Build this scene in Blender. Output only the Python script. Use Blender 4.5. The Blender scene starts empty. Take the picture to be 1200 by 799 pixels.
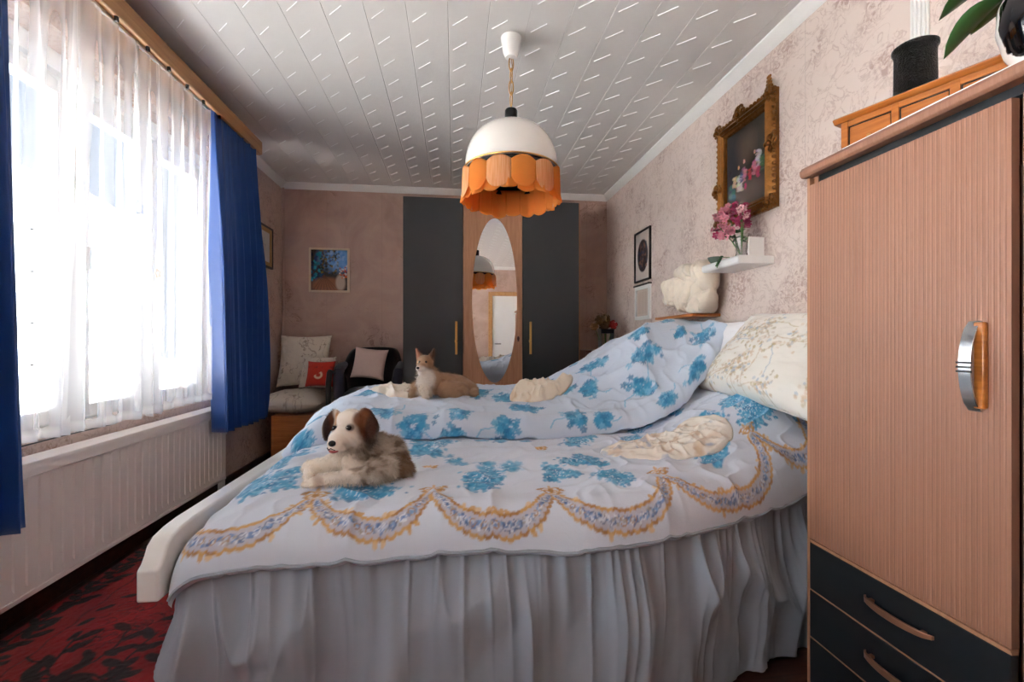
import bpy, bmesh, math, random
import numpy as np
from mathutils import Vector, Matrix, Euler

random.seed(7)
rng = np.random.default_rng(7)
H = 1.08                      # eye height; everything is in metres
PI = math.pi
R = math.radians
scene = bpy.context.scene
C = scene.collection

# ---------------------------------------------------------------- camera
cam_data = bpy.data.cameras.new('camera')
cam_data.lens = 16.0
cam_data.sensor_width = 36.0
cam_data.clip_start = 0.02
cam = bpy.data.objects.new('camera', cam_data)
cam.location = (0, 0, H)
cam.rotation_euler = (R(90), 0, R(-7.2))
C.objects.link(cam)
scene.camera = cam

# ---------------------------------------------------------------- world, sun, exposure
world = bpy.data.worlds.new('sky')
scene.world = world
world.use_nodes = True
wn = world.node_tree
bg = wn.nodes['Background']
tc = wn.nodes.new('ShaderNodeTexCoord')
sep = wn.nodes.new('ShaderNodeSeparateXYZ')
ramp = wn.nodes.new('ShaderNodeValToRGB')
wn.links.new(tc.outputs['Generated'], sep.inputs[0])
wn.links.new(sep.outputs['Z'], ramp.inputs[0])
ramp.color_ramp.elements[0].position = 0.0
ramp.color_ramp.elements[0].color = (0.90, 0.95, 1.0, 1)
ramp.color_ramp.elements[1].position = 0.9
ramp.color_ramp.elements[1].color = (0.55, 0.74, 1.0, 1)
wn.links.new(ramp.outputs[0], bg.inputs['Color'])
bg.inputs['Strength'].default_value = 0.42

sun_d = bpy.data.lights.new('sun', 'SUN')
sun_d.energy = 70.0
sun_d.angle = R(1.0)
sun_d.color = (1.0, 0.97, 0.93)
sun = bpy.data.objects.new('sun', sun_d)
sun.rotation_euler = Vector((-0.5, 0.25, -0.80)).to_track_quat('-Z', 'Y').to_euler()
sun.location = (6, -2, 9)
C.objects.link(sun)

scene.view_settings.view_transform = 'Standard'
scene.view_settings.look = 'None'
scene.view_settings.gamma = 1.0
scene.view_settings.use_curve_mapping = False
scene.view_settings.exposure = 1.0
scene.cycles.max_bounces = 14
scene.cycles.diffuse_bounces = 8
scene.cycles.transparent_max_bounces = 24
scene.cycles.use_denoising = True
scene.cycles.sample_clamp_indirect = 8.0
scene.cycles.caustics_reflective = False
scene.cycles.caustics_refractive = False

def portal(name, loc, sy, sz, face_x=1):
    l = bpy.data.lights.new(name, 'AREA')
    l.shape = 'RECTANGLE'; l.size = sz; l.size_y = sy
    l.cycles.is_portal = True
    o = bpy.data.objects.new(name, l); o.location = loc
    o.rotation_euler = Vector((face_x, 0, 0)).to_track_quat('-Z', 'Y').to_euler()
    C.objects.link(o)
# window openings of the left wall (y0, y1, z0, z1)
ZS, ZL = H - 0.405, H + 1.325
OPEN_A = (1.30, 3.60, ZS, ZL)
OPEN_B = (-1.20, 0.75, ZS, ZL)  # opening behind the camera, added to let in more daylight
for nm, (y0, y1, z0, z1) in (('daylight_portal', OPEN_A), ('daylight_portal_rear', OPEN_B)):
    l = bpy.data.lights.new(nm, 'AREA'); l.shape = 'RECTANGLE'
    l.size = y1 - y0; l.size_y = z1 - z0; l.cycles.is_portal = True
    o = bpy.data.objects.new(nm, l); o.location = (-1.92, (y0 + y1) / 2, (z0 + z1) / 2)
    o.rotation_euler = Matrix(((0, 0, -1), (-1, 0, 0), (0, 1, 0))).to_euler()
    C.objects.link(o)

# ---------------------------------------------------------------- helpers
def lin(c):
    return tuple(((v / 255.) / 12.92 if v / 255. <= 0.04045 else (((v / 255.) + 0.055) / 1.055) ** 2.4) for v in c)
def lin4(c): return lin(c) + (1.0,)

class MB:
    """collects simple shapes, then links them as one mesh object"""
    def __init__(s): s.v = []; s.f = []; s.m = []; s.mi = 0
    def add(s, vs, fs):
        o = len(s.v); s.v += [tuple(p) for p in vs]; s.f += [tuple(i + o for i in f) for f in fs]; s.m += [s.mi] * len(fs); return s
    def box(s, a, b, mat=None):
        x0, y0, z0 = a; x1, y1, z1 = b
        vs = [(x0,y0,z0),(x1,y0,z0),(x1,y1,z0),(x0,y1,z0),(x0,y0,z1),(x1,y0,z1),(x1,y1,z1),(x0,y1,z1)]
        if mat is not None: vs = [mat @ Vector(p) for p in vs]
        return s.add(vs, [(0,3,2,1),(4,5,6,7),(0,1,5,4),(1,2,6,5),(2,3,7,6),(3,0,4,7)])
    def lathe(s, prof, c=(0,0,0), n=32, mat=None):
        vs = []; fs = []
        for r, z in prof:
            for k in range(n):
                a = 2 * PI * k / n
                p = Vector((c[0] + r * math.cos(a), c[1] + r * math.sin(a), c[2] + z))
                vs.append(mat @ p if mat is not None else p)
        for i in range(len(prof) - 1):
            for k in range(n):
                q = (k + 1) % n
                fs.append((i*n+k, i*n+q, (i+1)*n+q, (i+1)*n+k))
        if prof[0][0] > 1e-6: fs.append(tuple(range(n))[::-1])
        if prof[-1][0] > 1e-6: fs.append(tuple(range((len(prof)-1)*n, len(prof)*n)))
        return s.add(vs, fs)
    def tube(s, pts, r, n=8, closed=False):
        pts = [Vector(p) for p in pts]; m = len(pts)
        rs = r if hasattr(r, '__len__') else [r] * m
        vs = []; fs = []; prev = None
        for i, p in enumerate(pts):
            if closed: t = pts[(i+1) % m] - pts[i-1]
            else: t = pts[min(i+1, m-1)] - pts[max(i-1, 0)]
            t.normalize()
            if prev is None: prev = t.orthogonal().normalized()
            u = (prev - t * prev.dot(t))
            u = u.normalized() if u.length > 1e-6 else t.orthogonal().normalized()
            prev = u; w = t.cross(u)
            for k in range(n):
                a = 2 * PI * k / n
                vs.append(p + (u * math.cos(a) + w * math.sin(a)) * rs[i])
        for i in range(m if closed else m - 1):
            j = (i + 1) % m
            for k in range(n):
                q = (k + 1) % n
                fs.append((i*n+k, i*n+q, j*n+q, j*n+k))
        if not closed: fs += [tuple(range(n))[::-1], tuple(range((m-1)*n, m*n))]
        return s.add(vs, fs)
    def ball(s, c, r, n=10, m=8, mat=None):
        rr = r if hasattr(r, '__len__') else (r, r, r)
        vs = []; fs = []
        for i in range(m + 1):
            th = PI * i / m
            for k in range(n):
                a = 2 * PI * k / n
                p = Vector((rr[0]*math.sin(th)*math.cos(a), rr[1]*math.sin(th)*math.sin(a), rr[2]*math.cos(th)))
                if mat is not None: p = mat @ p
                vs.append(Vector(c) + p)
        for i in range(m):
            for k in range(n):
                q = (k+1) % n
                fs.append((i*n+k, (i+1)*n+k, (i+1)*n+q, i*n+q))
        return s.add(vs, fs)
    def prism(s, poly, axis, a, b):
        """poly in the two other axes, extruded along axis from a to b"""
        def P(p, t):
            if axis == 'x': return (t, p[0], p[1])
            if axis == 'y': return (p[0], t, p[1])
            return (p[0], p[1], t)
        n = len(poly)
        vs = [P(p, a) for p in poly] + [P(p, b) for p in poly]
        fs = [tuple(range(n))[::-1], tuple(range(n, 2*n))] + [(i, (i+1) % n, n+(i+1) % n, n+i) for i in range(n)]
        return s.add(vs, fs)
    def build(s, name, mats, parent=None, bevel=0, seg=2, smooth=35, loc=None, rot=None):
        me = bpy.data.meshes.new(name)
        me.from_pydata(s.v, [], s.f); me.update()
        bm = bmesh.new(); bm.from_mesh(me)
        bmesh.ops.remove_doubles(bm, verts=bm.verts, dist=1e-6) if len(s.v) < 60000 else None
        bmesh.ops.recalc_face_normals(bm, faces=bm.faces)
        bm.to_mesh(me); bm.free()
        if not isinstance(mats, (list, tuple)): mats = [mats]
        for m in mats: me.materials.append(m)
        if len(mats) > 1 and len(me.polygons) == len(s.m): me.polygons.foreach_set('material_index', s.m)
        if smooth:
            me.polygons.foreach_set('use_smooth', [True] * len(me.polygons))
            me.set_sharp_from_angle(angle=R(smooth))
        o = bpy.data.objects.new(name, me); C.objects.link(o)
        if parent is not None: o.parent = parent
        if loc is not None: o.location = loc
        if rot is not None: o.rotation_euler = rot
        if bevel:
            b = o.modifiers.new('bevel', 'BEVEL'); b.width = bevel; b.segments = seg; b.limit_method = 'ANGLE'
        return o

def grid_obj(name, P, mat, parent=None, col=None, closed_u=False, thick=0, extra=None):
    """P: (n, m, 3) array of points -> one smooth mesh"""
    n, m = P.shape[:2]
    me = bpy.data.meshes.new(name)
    idx = np.arange(n * m).reshape(n, m)
    if closed_u: idx = np.vstack([idx, idx[:1]])
    f = np.stack([idx[:-1, :-1], idx[1:, :-1], idx[1:, 1:], idx[:-1, 1:]], -1).reshape(-1, 4)
    me.vertices.add(n * m); me.vertices.foreach_set('co', P.reshape(-1).astype(np.float32))
    me.loops.add(f.size); me.loops.foreach_set('vertex_index', f.reshape(-1).astype(np.int32))
    me.polygons.add(len(f)); me.polygons.foreach_set('loop_start', np.arange(0, f.size, 4, dtype=np.int32))
    me.polygons.foreach_set('use_smooth', np.ones(len(f), bool))
    me.update(calc_edges=True); me.validate()
    if col is not None:
        ca = me.color_attributes.new('Col', 'FLOAT_COLOR', 'POINT')
        c4 = np.ones((n * m, 4), np.float32); c4[:, :3] = col.reshape(-1, 3); ca.data.foreach_set('color', c4.reshape(-1))
    if extra is not None:
        ea = me.attributes.new('dens', 'FLOAT', 'POINT'); ea.data.foreach_set('value', extra.reshape(-1).astype(np.float32))
    me.materials.append(mat)
    o = bpy.data.objects.new(name, me); C.objects.link(o)
    if parent is not None: o.parent = parent
    if thick:
        s = o.modifiers.new('thick', 'SOLIDIFY'); s.thickness = thick; s.offset = 0
    return o

def tag(o, label, cat, group=None, kind=None):
    o['label'] = label; o['category'] = cat
    if group: o['group'] = group
    if kind: o['kind'] = kind
    return o
def thing(name, label, cat, loc=(0, 0, 0), rot=(0, 0, 0), group=None):
    o = bpy.data.objects.new(name, None); o.empty_display_size = 0.05; C.objects.link(o)
    o.location = loc; o.rotation_euler = rot
    return tag(o, label, cat, group)
def struct(o): o['kind'] = 'structure'; return o

# ---- numpy noise and a little paint box for woven / printed patterns
def vnoise(x, y, seed=0):
    x = np.asarray(x, float); y = np.asarray(y, float)
    xi = np.floor(x).astype(np.int64); yi = np.floor(y).astype(np.int64)
    fx = x - xi; fy = y - yi
    fx = fx * fx * (3 - 2 * fx); fy = fy * fy * (3 - 2 * fy)
    def h(a, b):
        n = (a * 374761393 + b * 668265263 + seed * 974634777) & 0xFFFFFFFF
        n = ((n ^ (n >> 13)) * 1274126177) & 0xFFFFFFFF
        return ((n ^ (n >> 16)) & 0xFFFF) / 65535.0
    return (h(xi, yi) * (1-fx) * (1-fy) + h(xi+1, yi) * fx * (1-fy) + h(xi, yi+1) * (1-fx) * fy + h(xi+1, yi+1) * fx * fy) * 2 - 1
def fbm(x, y, seed=0, o=4):
    s = 0; a = 1; t = 0
    for k in range(o):
        s = s + a * vnoise(x * 2**k, y * 2**k, seed + k); t += a; a *= .5
    return s / t
def ss(a, b, x):
    t = np.clip((x - a) / (b - a), 0, 1); return t * t * (3 - 2 * t)

class Paint:
    """A: coordinates along axis 0, B: along axis 1 (uniform steps)"""
    def __init__(s, A, B, base):
        s.A = A; s.B = B; s.img = np.empty((len(A), len(B), 3)); s.img[:] = lin(base)
        s.ha = A[1] - A[0]; s.hb = B[1] - B[0]
    def win(s, a, b, r):
        i0 = max(0, int((a - r - s.A[0]) / s.ha)); i1 = min(len(s.A), int((a + r - s.A[0]) / s.ha) + 2)
        j0 = max(0, int((b - r - s.B[0]) / s.hb)); j1 = min(len(s.B), int((b + r - s.B[0]) / s.hb) + 2)
        return (i0, i1, j0, j1) if i1 > i0 and j1 > j0 else None
    def mix(s, w, al, col):
        i0, i1, j0, j1 = w
        sub = s.img[i0:i1, j0:j1]; c = np.array(lin(col))
        sub += (c - sub) * al[..., None]
    def ell(s, a, b, ra, rb, rot, col, al=1.0, soft=0.25):
        w = s.win(a, b, max(ra, rb) * 1.3)
        if not w: return
        X, Y = np.meshgrid(s.A[w[0]:w[1]] - a, s.B[w[2]:w[3]] - b, indexing='ij')
        c, n = math.cos(rot), math.sin(rot)
        d = np.sqrt(((X*c + Y*n) / ra) ** 2 + ((-X*n + Y*c) / rb) ** 2)
        s.mix(w, al * np.clip((1 + soft/2 - d) / soft, 0, 1), col)
    def ring(s, a, b, r, wd, col, al=1.0, ph0=-PI, ph1=PI):
        w = s.win(a, b, r + wd)
        if not w: return
        X, Y = np.meshgrid(s.A[w[0]:w[1]] - a, s.B[w[2]:w[3]] - b, indexing='ij')
        d = np.abs(np.hypot(X, Y) - r); ph = np.arctan2(Y, X)
        s.mix(w, al * np.clip((wd - d) / (wd * .5), 0, 1) * ((ph >= ph0) & (ph <= ph1)), col)
    def line(s, pts, wd, col, al=1.0):
        for (a0, b0), (a1, b1) in zip(pts[:-1], pts[1:]):
            L = math.hypot(a1-a0, b1-b0)
            w = s.win((a0+a1)/2, (b0+b1)/2, L/2 + wd*1.5)
            if not w: continue
            X, Y = np.meshgrid(s.A[w[0]:w[1]], s.B[w[2]:w[3]], indexing='ij')
            t = np.clip(((X-a0)*(a1-a0) + (Y-b0)*(b1-b0)) / max(L*L, 1e-9), 0, 1)
            d = np.hypot(X - a0 - t*(a1-a0), Y - b0 - t*(b1-b0))
            s.mix(w, al * np.clip((wd - d) / (wd*.5), 0, 1), col)

# ---------------------------------------------------------------- materials
def nt(name):
    m = bpy.data.materials.new(name); m.use_nodes = True
    t = m.node_tree; return m, t, t.nodes['Principled BSDF']
def N(t, kind, **kw):
    n = t.nodes.new('ShaderNode' + kind)
    for k, v in kw.items():
        if k in n.inputs: n.inputs[k].default_value = v
        else: setattr(n, k, v)
    return n
def noise(t, vec, scale, detail=4, rough=.5, dist=0):
    n = N(t, 'TexNoise', Scale=scale, Detail=detail, Roughness=rough, Distortion=dist)
    if vec is not None: t.links.new(vec, n.inputs['Vector'])
    return n.outputs['Fac']
def rampn(t, src, p0, p1, c0=(0,0,0,1), c1=(1,1,1,1)):
    r = N(t, 'ValToRGB'); e = r.color_ramp.elements
    e[0].position = p0; e[1].position = p1; e[0].color = c0; e[1].color = c1
    t.links.new(src, r.inputs[0]); return r.outputs[0]
def mixc(t, fac, a, b):
    m = N(t, 'Mix', data_type='RGBA')
    for i, v in ((0, fac), (6, a), (7, b)):
        if hasattr(v, 'links') or hasattr(v, 'is_linked'): t.links.new(v, m.inputs[i])
        else: m.inputs[i].default_value = v
    return m.outputs[2]
def mathn(t, op, a, b=0.0):
    m = N(t, 'Math', operation=op)
    for i, v in ((0, a), (1, b)):
        if hasattr(v, 'is_linked'): t.links.new(v, m.inputs[i])
        else: m.inputs[i].default_value = v
    return m.outputs[0]
def bump(t, p, h, strength=.3, dist=.01):
    b = N(t, 'Bump', Strength=strength, Distance=dist)
    t.links.new(h, b.inputs['Height']); t.links.new(b.outputs[0], p.inputs['Normal']); return b
def coord(t, which='Object', scale=None):
    n = N(t, 'TexCoord'); o = n.outputs[which]
    if scale:
        mp = N(t, 'Mapping'); mp.inputs['Scale'].default_value = scale
        t.links.new(o, mp.inputs[0]); o = mp.outputs[0]
    return o
def plain(name, c, rough=.5, metal=0, var=.06, vs=12, bs=0, bscale=60, coat=0, sheen=0, spec=None):
    m, t, p = nt(name)
    co = coord(t)
    a = lin4(c); d = tuple(v * (1 - var * 2.2) for v in a[:3]) + (1,)
    t.links.new(mixc(t, noise(t, co, vs, 5), d, a) if var else mixc(t, 0.0, a, a), p.inputs['Base Color'])
    p.inputs['Roughness'].default_value = rough; p.inputs['Metallic'].default_value = metal
    if coat: p.inputs['Coat Weight'].default_value = coat; p.inputs['Coat Roughness'].default_value = .1
    if sheen: p.inputs['Sheen Weight'].default_value = sheen
    if spec is not None: p.inputs['Specular IOR Level'].default_value = spec
    if bs: bump(t, p, noise(t, co, bscale, 6), bs, .01)
    return m
def woodm(name, c, c2, rough=.45, stretch=(30, 30, 1.6), bs=.08, coat=0, sc=1.0):
    m, t, p = nt(name)
    co = coord(t, 'Object', stretch)
    n1 = noise(t, co, 1.6*sc, 6, .6, .6); n2 = noise(t, co, 6*sc, 4, .5, .2)
    f = mathn(t, 'ADD', mathn(t, 'MULTIPLY', n1, .65), mathn(t, 'MULTIPLY', n2, .35))
    t.links.new(rampn(t, f, .35, .66, lin4(c2), lin4(c)), p.inputs['Base Color'])
    p.inputs['Roughness'].default_value = rough
    if coat: p.inputs['Coat Weight'].default_value = coat
    bump(t, p, f, bs, .005)
    return m
def colm(name, rough=.85, sheen=.15, bs=.15, bscale=900, bs2=.0, metal=0, trans=0, spec=.3):
    """takes its colour from the painted or dyed pattern of the mesh"""
    m, t, p = nt(name)
    a = N(t, 'VertexColor', layer_name='Col')
    t.links.new(a.outputs[0], p.inputs['Base Color'])
    p.inputs['Roughness'].default_value = rough; p.inputs['Sheen Weight'].default_value = sheen
    p.inputs['Metallic'].default_value = metal; p.inputs['Specular IOR Level'].default_value = spec
    co = coord(t)
    h = noise(t, co, bscale, 2)
    if bs2: h = mathn(t, 'ADD', mathn(t, 'MULTIPLY', h, .04), mathn(t, 'MULTIPLY', noise(t, co, 22, 5, .55, 1.2), bs2))
    bump(t, p, h, bs, .01)
    return m
def dens_colm(name): return colm(name)
# ---------------------------------------------------------------- shape of the bedding (heights relative to the eye)
def Yf(X): return np.interp(X, [-.8, .4, .6, .8, 1.0, 1.2, 1.6], [1.20, 1.19, 1.215, 1.275, 1.36, 1.445, 1.55])
NEAR_A = (-0.74, 1.60); NEAR_B = (-0.03, 0.92)
def near_top(X, Y):
    z = -.452 + .035 * ss(1.25, 1.6, Y) - .02 * ss(1.85, 2.0, Y)
    z = z + ss(.70, 1.30, X) * .165 * ss(1.30, 1.92, Y) + .02 * ss(.9, 1.3, X)
    z = z + .012 * vnoise(X * 3.1 + 5, Y * 3.7, 3) + .004 * vnoise(X * 9, Y * 11, 4)
    w = 1 - np.abs(vnoise(X * 5 + 2.2 * Y + .6 * vnoise(X * 4, Y * 4, 9), Y * 9 - 3 * X, 21)); z = z + .010 * (np.clip(w - .6, 0, 1) / .4) ** 1.5
    w = 1 - np.abs(vnoise(X * 13 + 3 * Y, Y * 15 - 6 * X, 22)); z = z + .0055 * (np.clip(w - .55, 0, 1) / .45) ** 1.5
    return z
def near_pt(a, b):
    """a along the bed from foot to head, b from the hem over the roll to the middle seam"""
    fx = np.clip((-.50 - a) / .24, 0, 1)
    X = np.where(a < -.50, -.50 - .19 * np.sin(fx * PI / 2), a)
    drop = .085 * (1 - np.cos(fx * PI / 2))
    yf = Yf(X)
    th = np.clip(b / .14, 0, 1) * PI / 2
    rz = .112 + .02 * ss(.2, .8, X) * 0
    Y = np.where(b < .14, yf + .09 * (1 - np.cos(th)), yf + .09 + (b - .14))
    Y = np.where(b < 0, yf + (-b) * .5, Y)
    zt = near_top(X, np.maximum(Y, 1.29)) - .04 * ss(.95, 1.3, X) * (1 - ss(.14, .4, b))
    hem = .004 * vnoise(X * 2.3, X * 0 + 4, 31) - .012 * ss(.0, -.6, X)
    z = zt - np.where(b < .14, (rz + hem) * (1 - np.sin(th)), 0) - drop
    z = np.where(b < 0, z + b * .55, z)
    # soft hanging folds of the front roll
    fo = (1 - ss(.05, .22, b)) * .003 * vnoise(X * 8 + 3, b * 2, 17)
    return X, Y + fo, z
def far_edge_Y(X): return np.interp(X, [-.9, .95, 1.09, 1.27, 1.45, 1.55], [1.985, 1.985, 2.05, 2.14, 2.28, 2.36]) + .012 * vnoise(X * 4, X * 0, 12)
def far_low(X): return np.interp(X, [-.9, .80, .95, 1.09, 1.27, 1.45, 1.55], [-.325, -.325, -.28, -.19, -.05, .11, .10])
def far_edge(X): return np.interp(X, [-.9, .70, .9, 1.09, 1.27, 1.45, 1.55], [-.425, -.415, -.36, -.285, -.14, .08, .07])
def far_ridge(X): return -.268 + np.interp(X, [.35, .55, .81, .98, 1.14, 1.31, 1.45, 1.55], [0, .035, .165, .29, .365, .41, .405, .36])
FAR_A = (-0.96, 1.52); FAR_B = (-0.07, 1.20)
def far_pt(a, b):
    fx = np.clip((-.43 - a) / .53, 0, 1)
    X = np.where(a < -.43, -.43 - .335 * np.sin(fx * PI / 2), a)
    drop = .30 * (1 - np.cos(fx * PI / 2))
    yn = far_edge_Y(X); lo = far_low(X); ed = far_edge(X); ri = far_ridge(X)
    th = np.clip(b / .14, 0, 1) * PI / 2
    Y = np.where(b < .14, yn - .02 + .10 * (1 - np.cos(th)), yn + .08 + (b - .14))
    Y = np.where(b < 0, yn - .02 - b * 1.2, Y)
    Ys = np.maximum(Y, yn + .08)
    zt = lo + (ri - lo) * ss(0, .48, Ys - yn - .04)
    zt = zt - .035 * ss(2.55, 2.9, Ys)
    bulge = .02 * vnoise(X * 2.7 + 9, Ys * 2.5, 41) + .006 * vnoise(X * 8, Ys * 8, 42)
    w = 1 - np.abs(vnoise(X * 5 - 2 * Ys, Ys * 7 + 3 * X, 43)); bulge = bulge + .013 * (np.clip(w - .62, 0, 1) / .38) ** 1.5
    w = 1 - np.abs(vnoise(X * 14 + 5 * Ys, Ys * 13 - 6 * X, 44)); bulge = bulge + .006 * (np.clip(w - .55, 0, 1) / .45) ** 1.5
    z = zt + bulge
    z = np.where(b < .14, z - (zt - ed) * (1 - np.sin(th)), z)
    z = np.where(b < 0, z + b * .35, z)
    bk = np.clip((Y - 2.86) / .16, 0, 1)
    z = z - .25 * (1 - np.sqrt(np.clip(1 - bk ** 2, 0, 1)))
    return X, Y, z - drop
def near_z(X, Y): return float(near_top(np.array(X, float), np.array(Y, float))) + H
# ---------------------------------------------------------------- the room
XL, XR, YB, YR, ZC = -1.673, 1.615, 4.70, -1.30, H + 1.545

def wallpaper(name, base, motif, amount, seams=True, axis='Y', marble=False):
    m, t, p = nt(name)
    g = N(t, 'NewGeometry').outputs['Position']
    if marble:
        a = rampn(t, noise(t, g, 2.2, 5, .6, 1.2), .35, .7)
        l = noise(t, g, 4.5, 5, .6, 2.5)
        l = rampn(t, mathn(t, 'ABSOLUTE', mathn(t, 'SUBTRACT', l, .5)), 0.0, .035, (1,1,1,1), (0,0,0,1))
        l = mathn(t, 'MULTIPLY', l, rampn(t, noise(t, g, 2.9, 2), .48, .6))
        f = mathn(t, 'MAXIMUM', mathn(t, 'MULTIPLY', a, .45), mathn(t, 'MULTIPLY', l, .9))
    else:
        clus = rampn(t, noise(t, g, 4.2, 2.5, .45, .5), .47, .60)
        lace = rampn(t, noise(t, g, 30, 5, .62, 1.4), .46, .60)
        st = noise(t, g, 8, 4, .55, 2.2)
        st = rampn(t, mathn(t, 'ABSOLUTE', mathn(t, 'SUBTRACT', st, .5)), 0.004, .028, (1,1,1,1), (0,0,0,1))
        f = mathn(t, 'MAXIMUM', mathn(t, 'MULTIPLY', clus, lace), mathn(t, 'MULTIPLY', st, .55))
    f = mathn(t, 'MULTIPLY', f, amount)
    col = mixc(t, f, lin4(base), lin4(motif))
    sx = N(t, 'SeparateXYZ'); t.links.new(g, sx.inputs[0])
    fr = mathn(t, 'FRACT', mathn(t, 'ADD', mathn(t, 'DIVIDE', sx.outputs[axis], .53), .37 + 20))
    seam = mathn(t, 'LESS_THAN', fr, .006)
    col = mixc(t, mathn(t, 'MULTIPLY', seam, .35), col, lin4(tuple(c * .72 for c in base)))
    t.links.new(col, p.inputs['Base Color'])
    p.inputs['Roughness'].default_value = .75
    bump(t, p, f, .12, .003)
    return m
M = {}
M['paper_r'] = wallpaper('floral_wallpaper', (214, 197, 188), (156, 124, 114), .68)
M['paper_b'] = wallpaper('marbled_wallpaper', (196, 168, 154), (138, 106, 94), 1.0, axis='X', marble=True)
M['paper_l'] = wallpaper('window_wall_paper', (206, 184, 172), (150, 118, 100), .75)
M['white_gloss'] = plain('white_lacquer', (232, 232, 230), .28, var=.02, coat=.3)
M['white_metal'] = plain('white_enamel', (246, 236, 228), .33, var=.02)
M['white_matt'] = plain('white_paint', (236, 235, 232), .55, var=.03)
M['plank'] = plain('white_ceiling_panel', (222, 219, 216), .33, var=.04, vs=3.5, bs=.12, bscale=9)
M['dash'] = plain('shine_white_relief', (255, 255, 255), .18, var=0)  # raised dashes coloured whiter than the panel to carry their specular shine
M['parquet'] = woodm('dark_parquet', (92, 52, 34), (48, 24, 15), .35, (1.2, 18, 18))
M['oak'] = woodm('oak_wood', (204, 158, 108), (176, 126, 78), .45, (14, 1.0, 14))
M['beech'] = woodm('beech_wood', (190, 140, 106), (166, 116, 84), .42)
M['honey'] = woodm('honey_wood', (196, 120, 52), (150, 82, 28), .32, (20, 2, 24), coat=.25)
M['orange_wood'] = woodm('orange_wood', (196, 128, 74), (160, 96, 52), .4, (2, 20, 20))
M['rose_wood'] = woodm('rosy_beech_veneer', (164, 118, 95), (148, 101, 78), .48, (20, 60, 1.0), bs=.03)
M['anthracite'] = plain('anthracite_laminate', (52, 54, 56), .38, var=.05, vs=5)
M['black_lac'] = plain('black_laminate', (34, 37, 40), .3, var=.04)
M['gold'] = plain('gilded_plaster', (152, 98, 42), .36, .75, var=.28, vs=30, bs=.5, bscale=50)
M['brass'] = plain('brass', (214, 166, 96), .28, .9, var=.03)
M['copper'] = plain('copper_brushed', (206, 150, 118), .3, .85, var=.04)
M['chrome'] = plain('brushed_chrome', (196, 198, 200), .22, .95, var=.02)
M['black'] = plain('black_plastic', (14, 14, 15), .35, var=0)
M['black_velvet'] = plain('black_velvet', (14, 14, 20), .9, var=.1, sheen=.25, bs=.2, bscale=300)
M['navy'] = plain('dark_blue_grey_velvet', (52, 54, 72), .9, var=.1, sheen=.4, bs=.2, bscale=300)
M['mirror'] = plain('mirror_glass', (240, 240, 240), .01, 1, var=0)

# walls: top faces and reveals have thickness; the window wall is pieced around its openings
def wallbox(name, a, b, mat, parent=None):
    o = MB().box(a, b).build(name, mat, parent, smooth=0); return o
struct(wallbox('floor', (XL - .3, YR - .2, -.15), (XR + .2, YB + .2, 0), M['parquet']))
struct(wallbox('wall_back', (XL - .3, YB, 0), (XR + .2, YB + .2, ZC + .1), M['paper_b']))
struct(wallbox('wall_right', (XR, YR - .2, 0), (XR + .2, YB, ZC + .1), M['paper_r']))
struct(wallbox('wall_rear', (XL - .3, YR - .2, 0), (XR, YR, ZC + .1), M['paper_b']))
mb = MB(); T = .32
(a0, a1, z0, z1), (b0, b1, _, _) = OPEN_A, OPEN_B
for (ya, yb, za, zb) in ((YR, YB, 0, ZS), (YR, YB, ZL, ZC + .1), (YR, b0, ZS, ZL), (b1, a0, ZS, ZL), (a1, YB, ZS, ZL)):
    mb.box((XL - T, ya, za), (XL, yb, zb))
struct(mb.build('wall_left', M['paper_l'], smooth=0))
# ceiling: slab with a plank for every plastic panel, each with its row of raised diagonal dashes
ceil = struct(wallbox('ceiling', (XL - .3, YR - .2, ZC + .012), (XR + .2, YB + .2, ZC + .2), M['white_matt']))
def plank_mesh(w, first=False):
    mb = MB(); g = .0008
    y0, y1 = YR, YB
    mb.prism([(0, 0), (0, -.0078), (.0014, -.010), (w - .0014, -.010), (w, -.0078), (w, 0)], 'y', y0, y1)
    mb.mi = 1
    if w > .15:
        k = 0; y = 2.022 - .19 * 17
        while y < YB - .1:
            if y > YR + .1:
                cx, cy, L, hw = .057, y, .036, .0026
                d = Vector((1, -1, 0)).normalized(); n = Vector((1, 1, 0)).normalized()
                a = Vector((cx, cy, -.0095)); e = d * L * 1.38
                base = [a - e - n*hw, a + e - n*hw, a + e + n*hw, a - e + n*hw]
                top = [p + Vector((0, 0, -.0035)) for p in [a - e*.97 - n*hw*.3, a + e*.97 - n*hw*.3, a + e*.97 + n*hw*.3, a - e*.97 + n*hw*.3]]
                mb.add(base + top, [(4,5,6,7),(0,1,5,4),(1,2,6,5),(2,3,7,6),(3,0,4,7)])
            y += .19
    return mb
edges = [XL] + [-.03 + .193 * k for k in range(-8, 9)] + [XR]
pm = None
for i in range(len(edges) - 1):
    w = edges[i+1] - edges[i]
    if abs(w - .193) < 1e-4:
        if pm is None:
            o = plank_mesh(w).build('plank', [M['plank'], M['dash']], ceil, smooth=0); pm = o.data
        else:
            o = bpy.data.objects.new('plank', pm); C.objects.link(o); o.parent = ceil
    else: o = plank_mesh(w).build('plank', [M['plank'], M['dash']], ceil, smooth=0)
    o.location = (edges[i], 0, ZC + .010)
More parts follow.
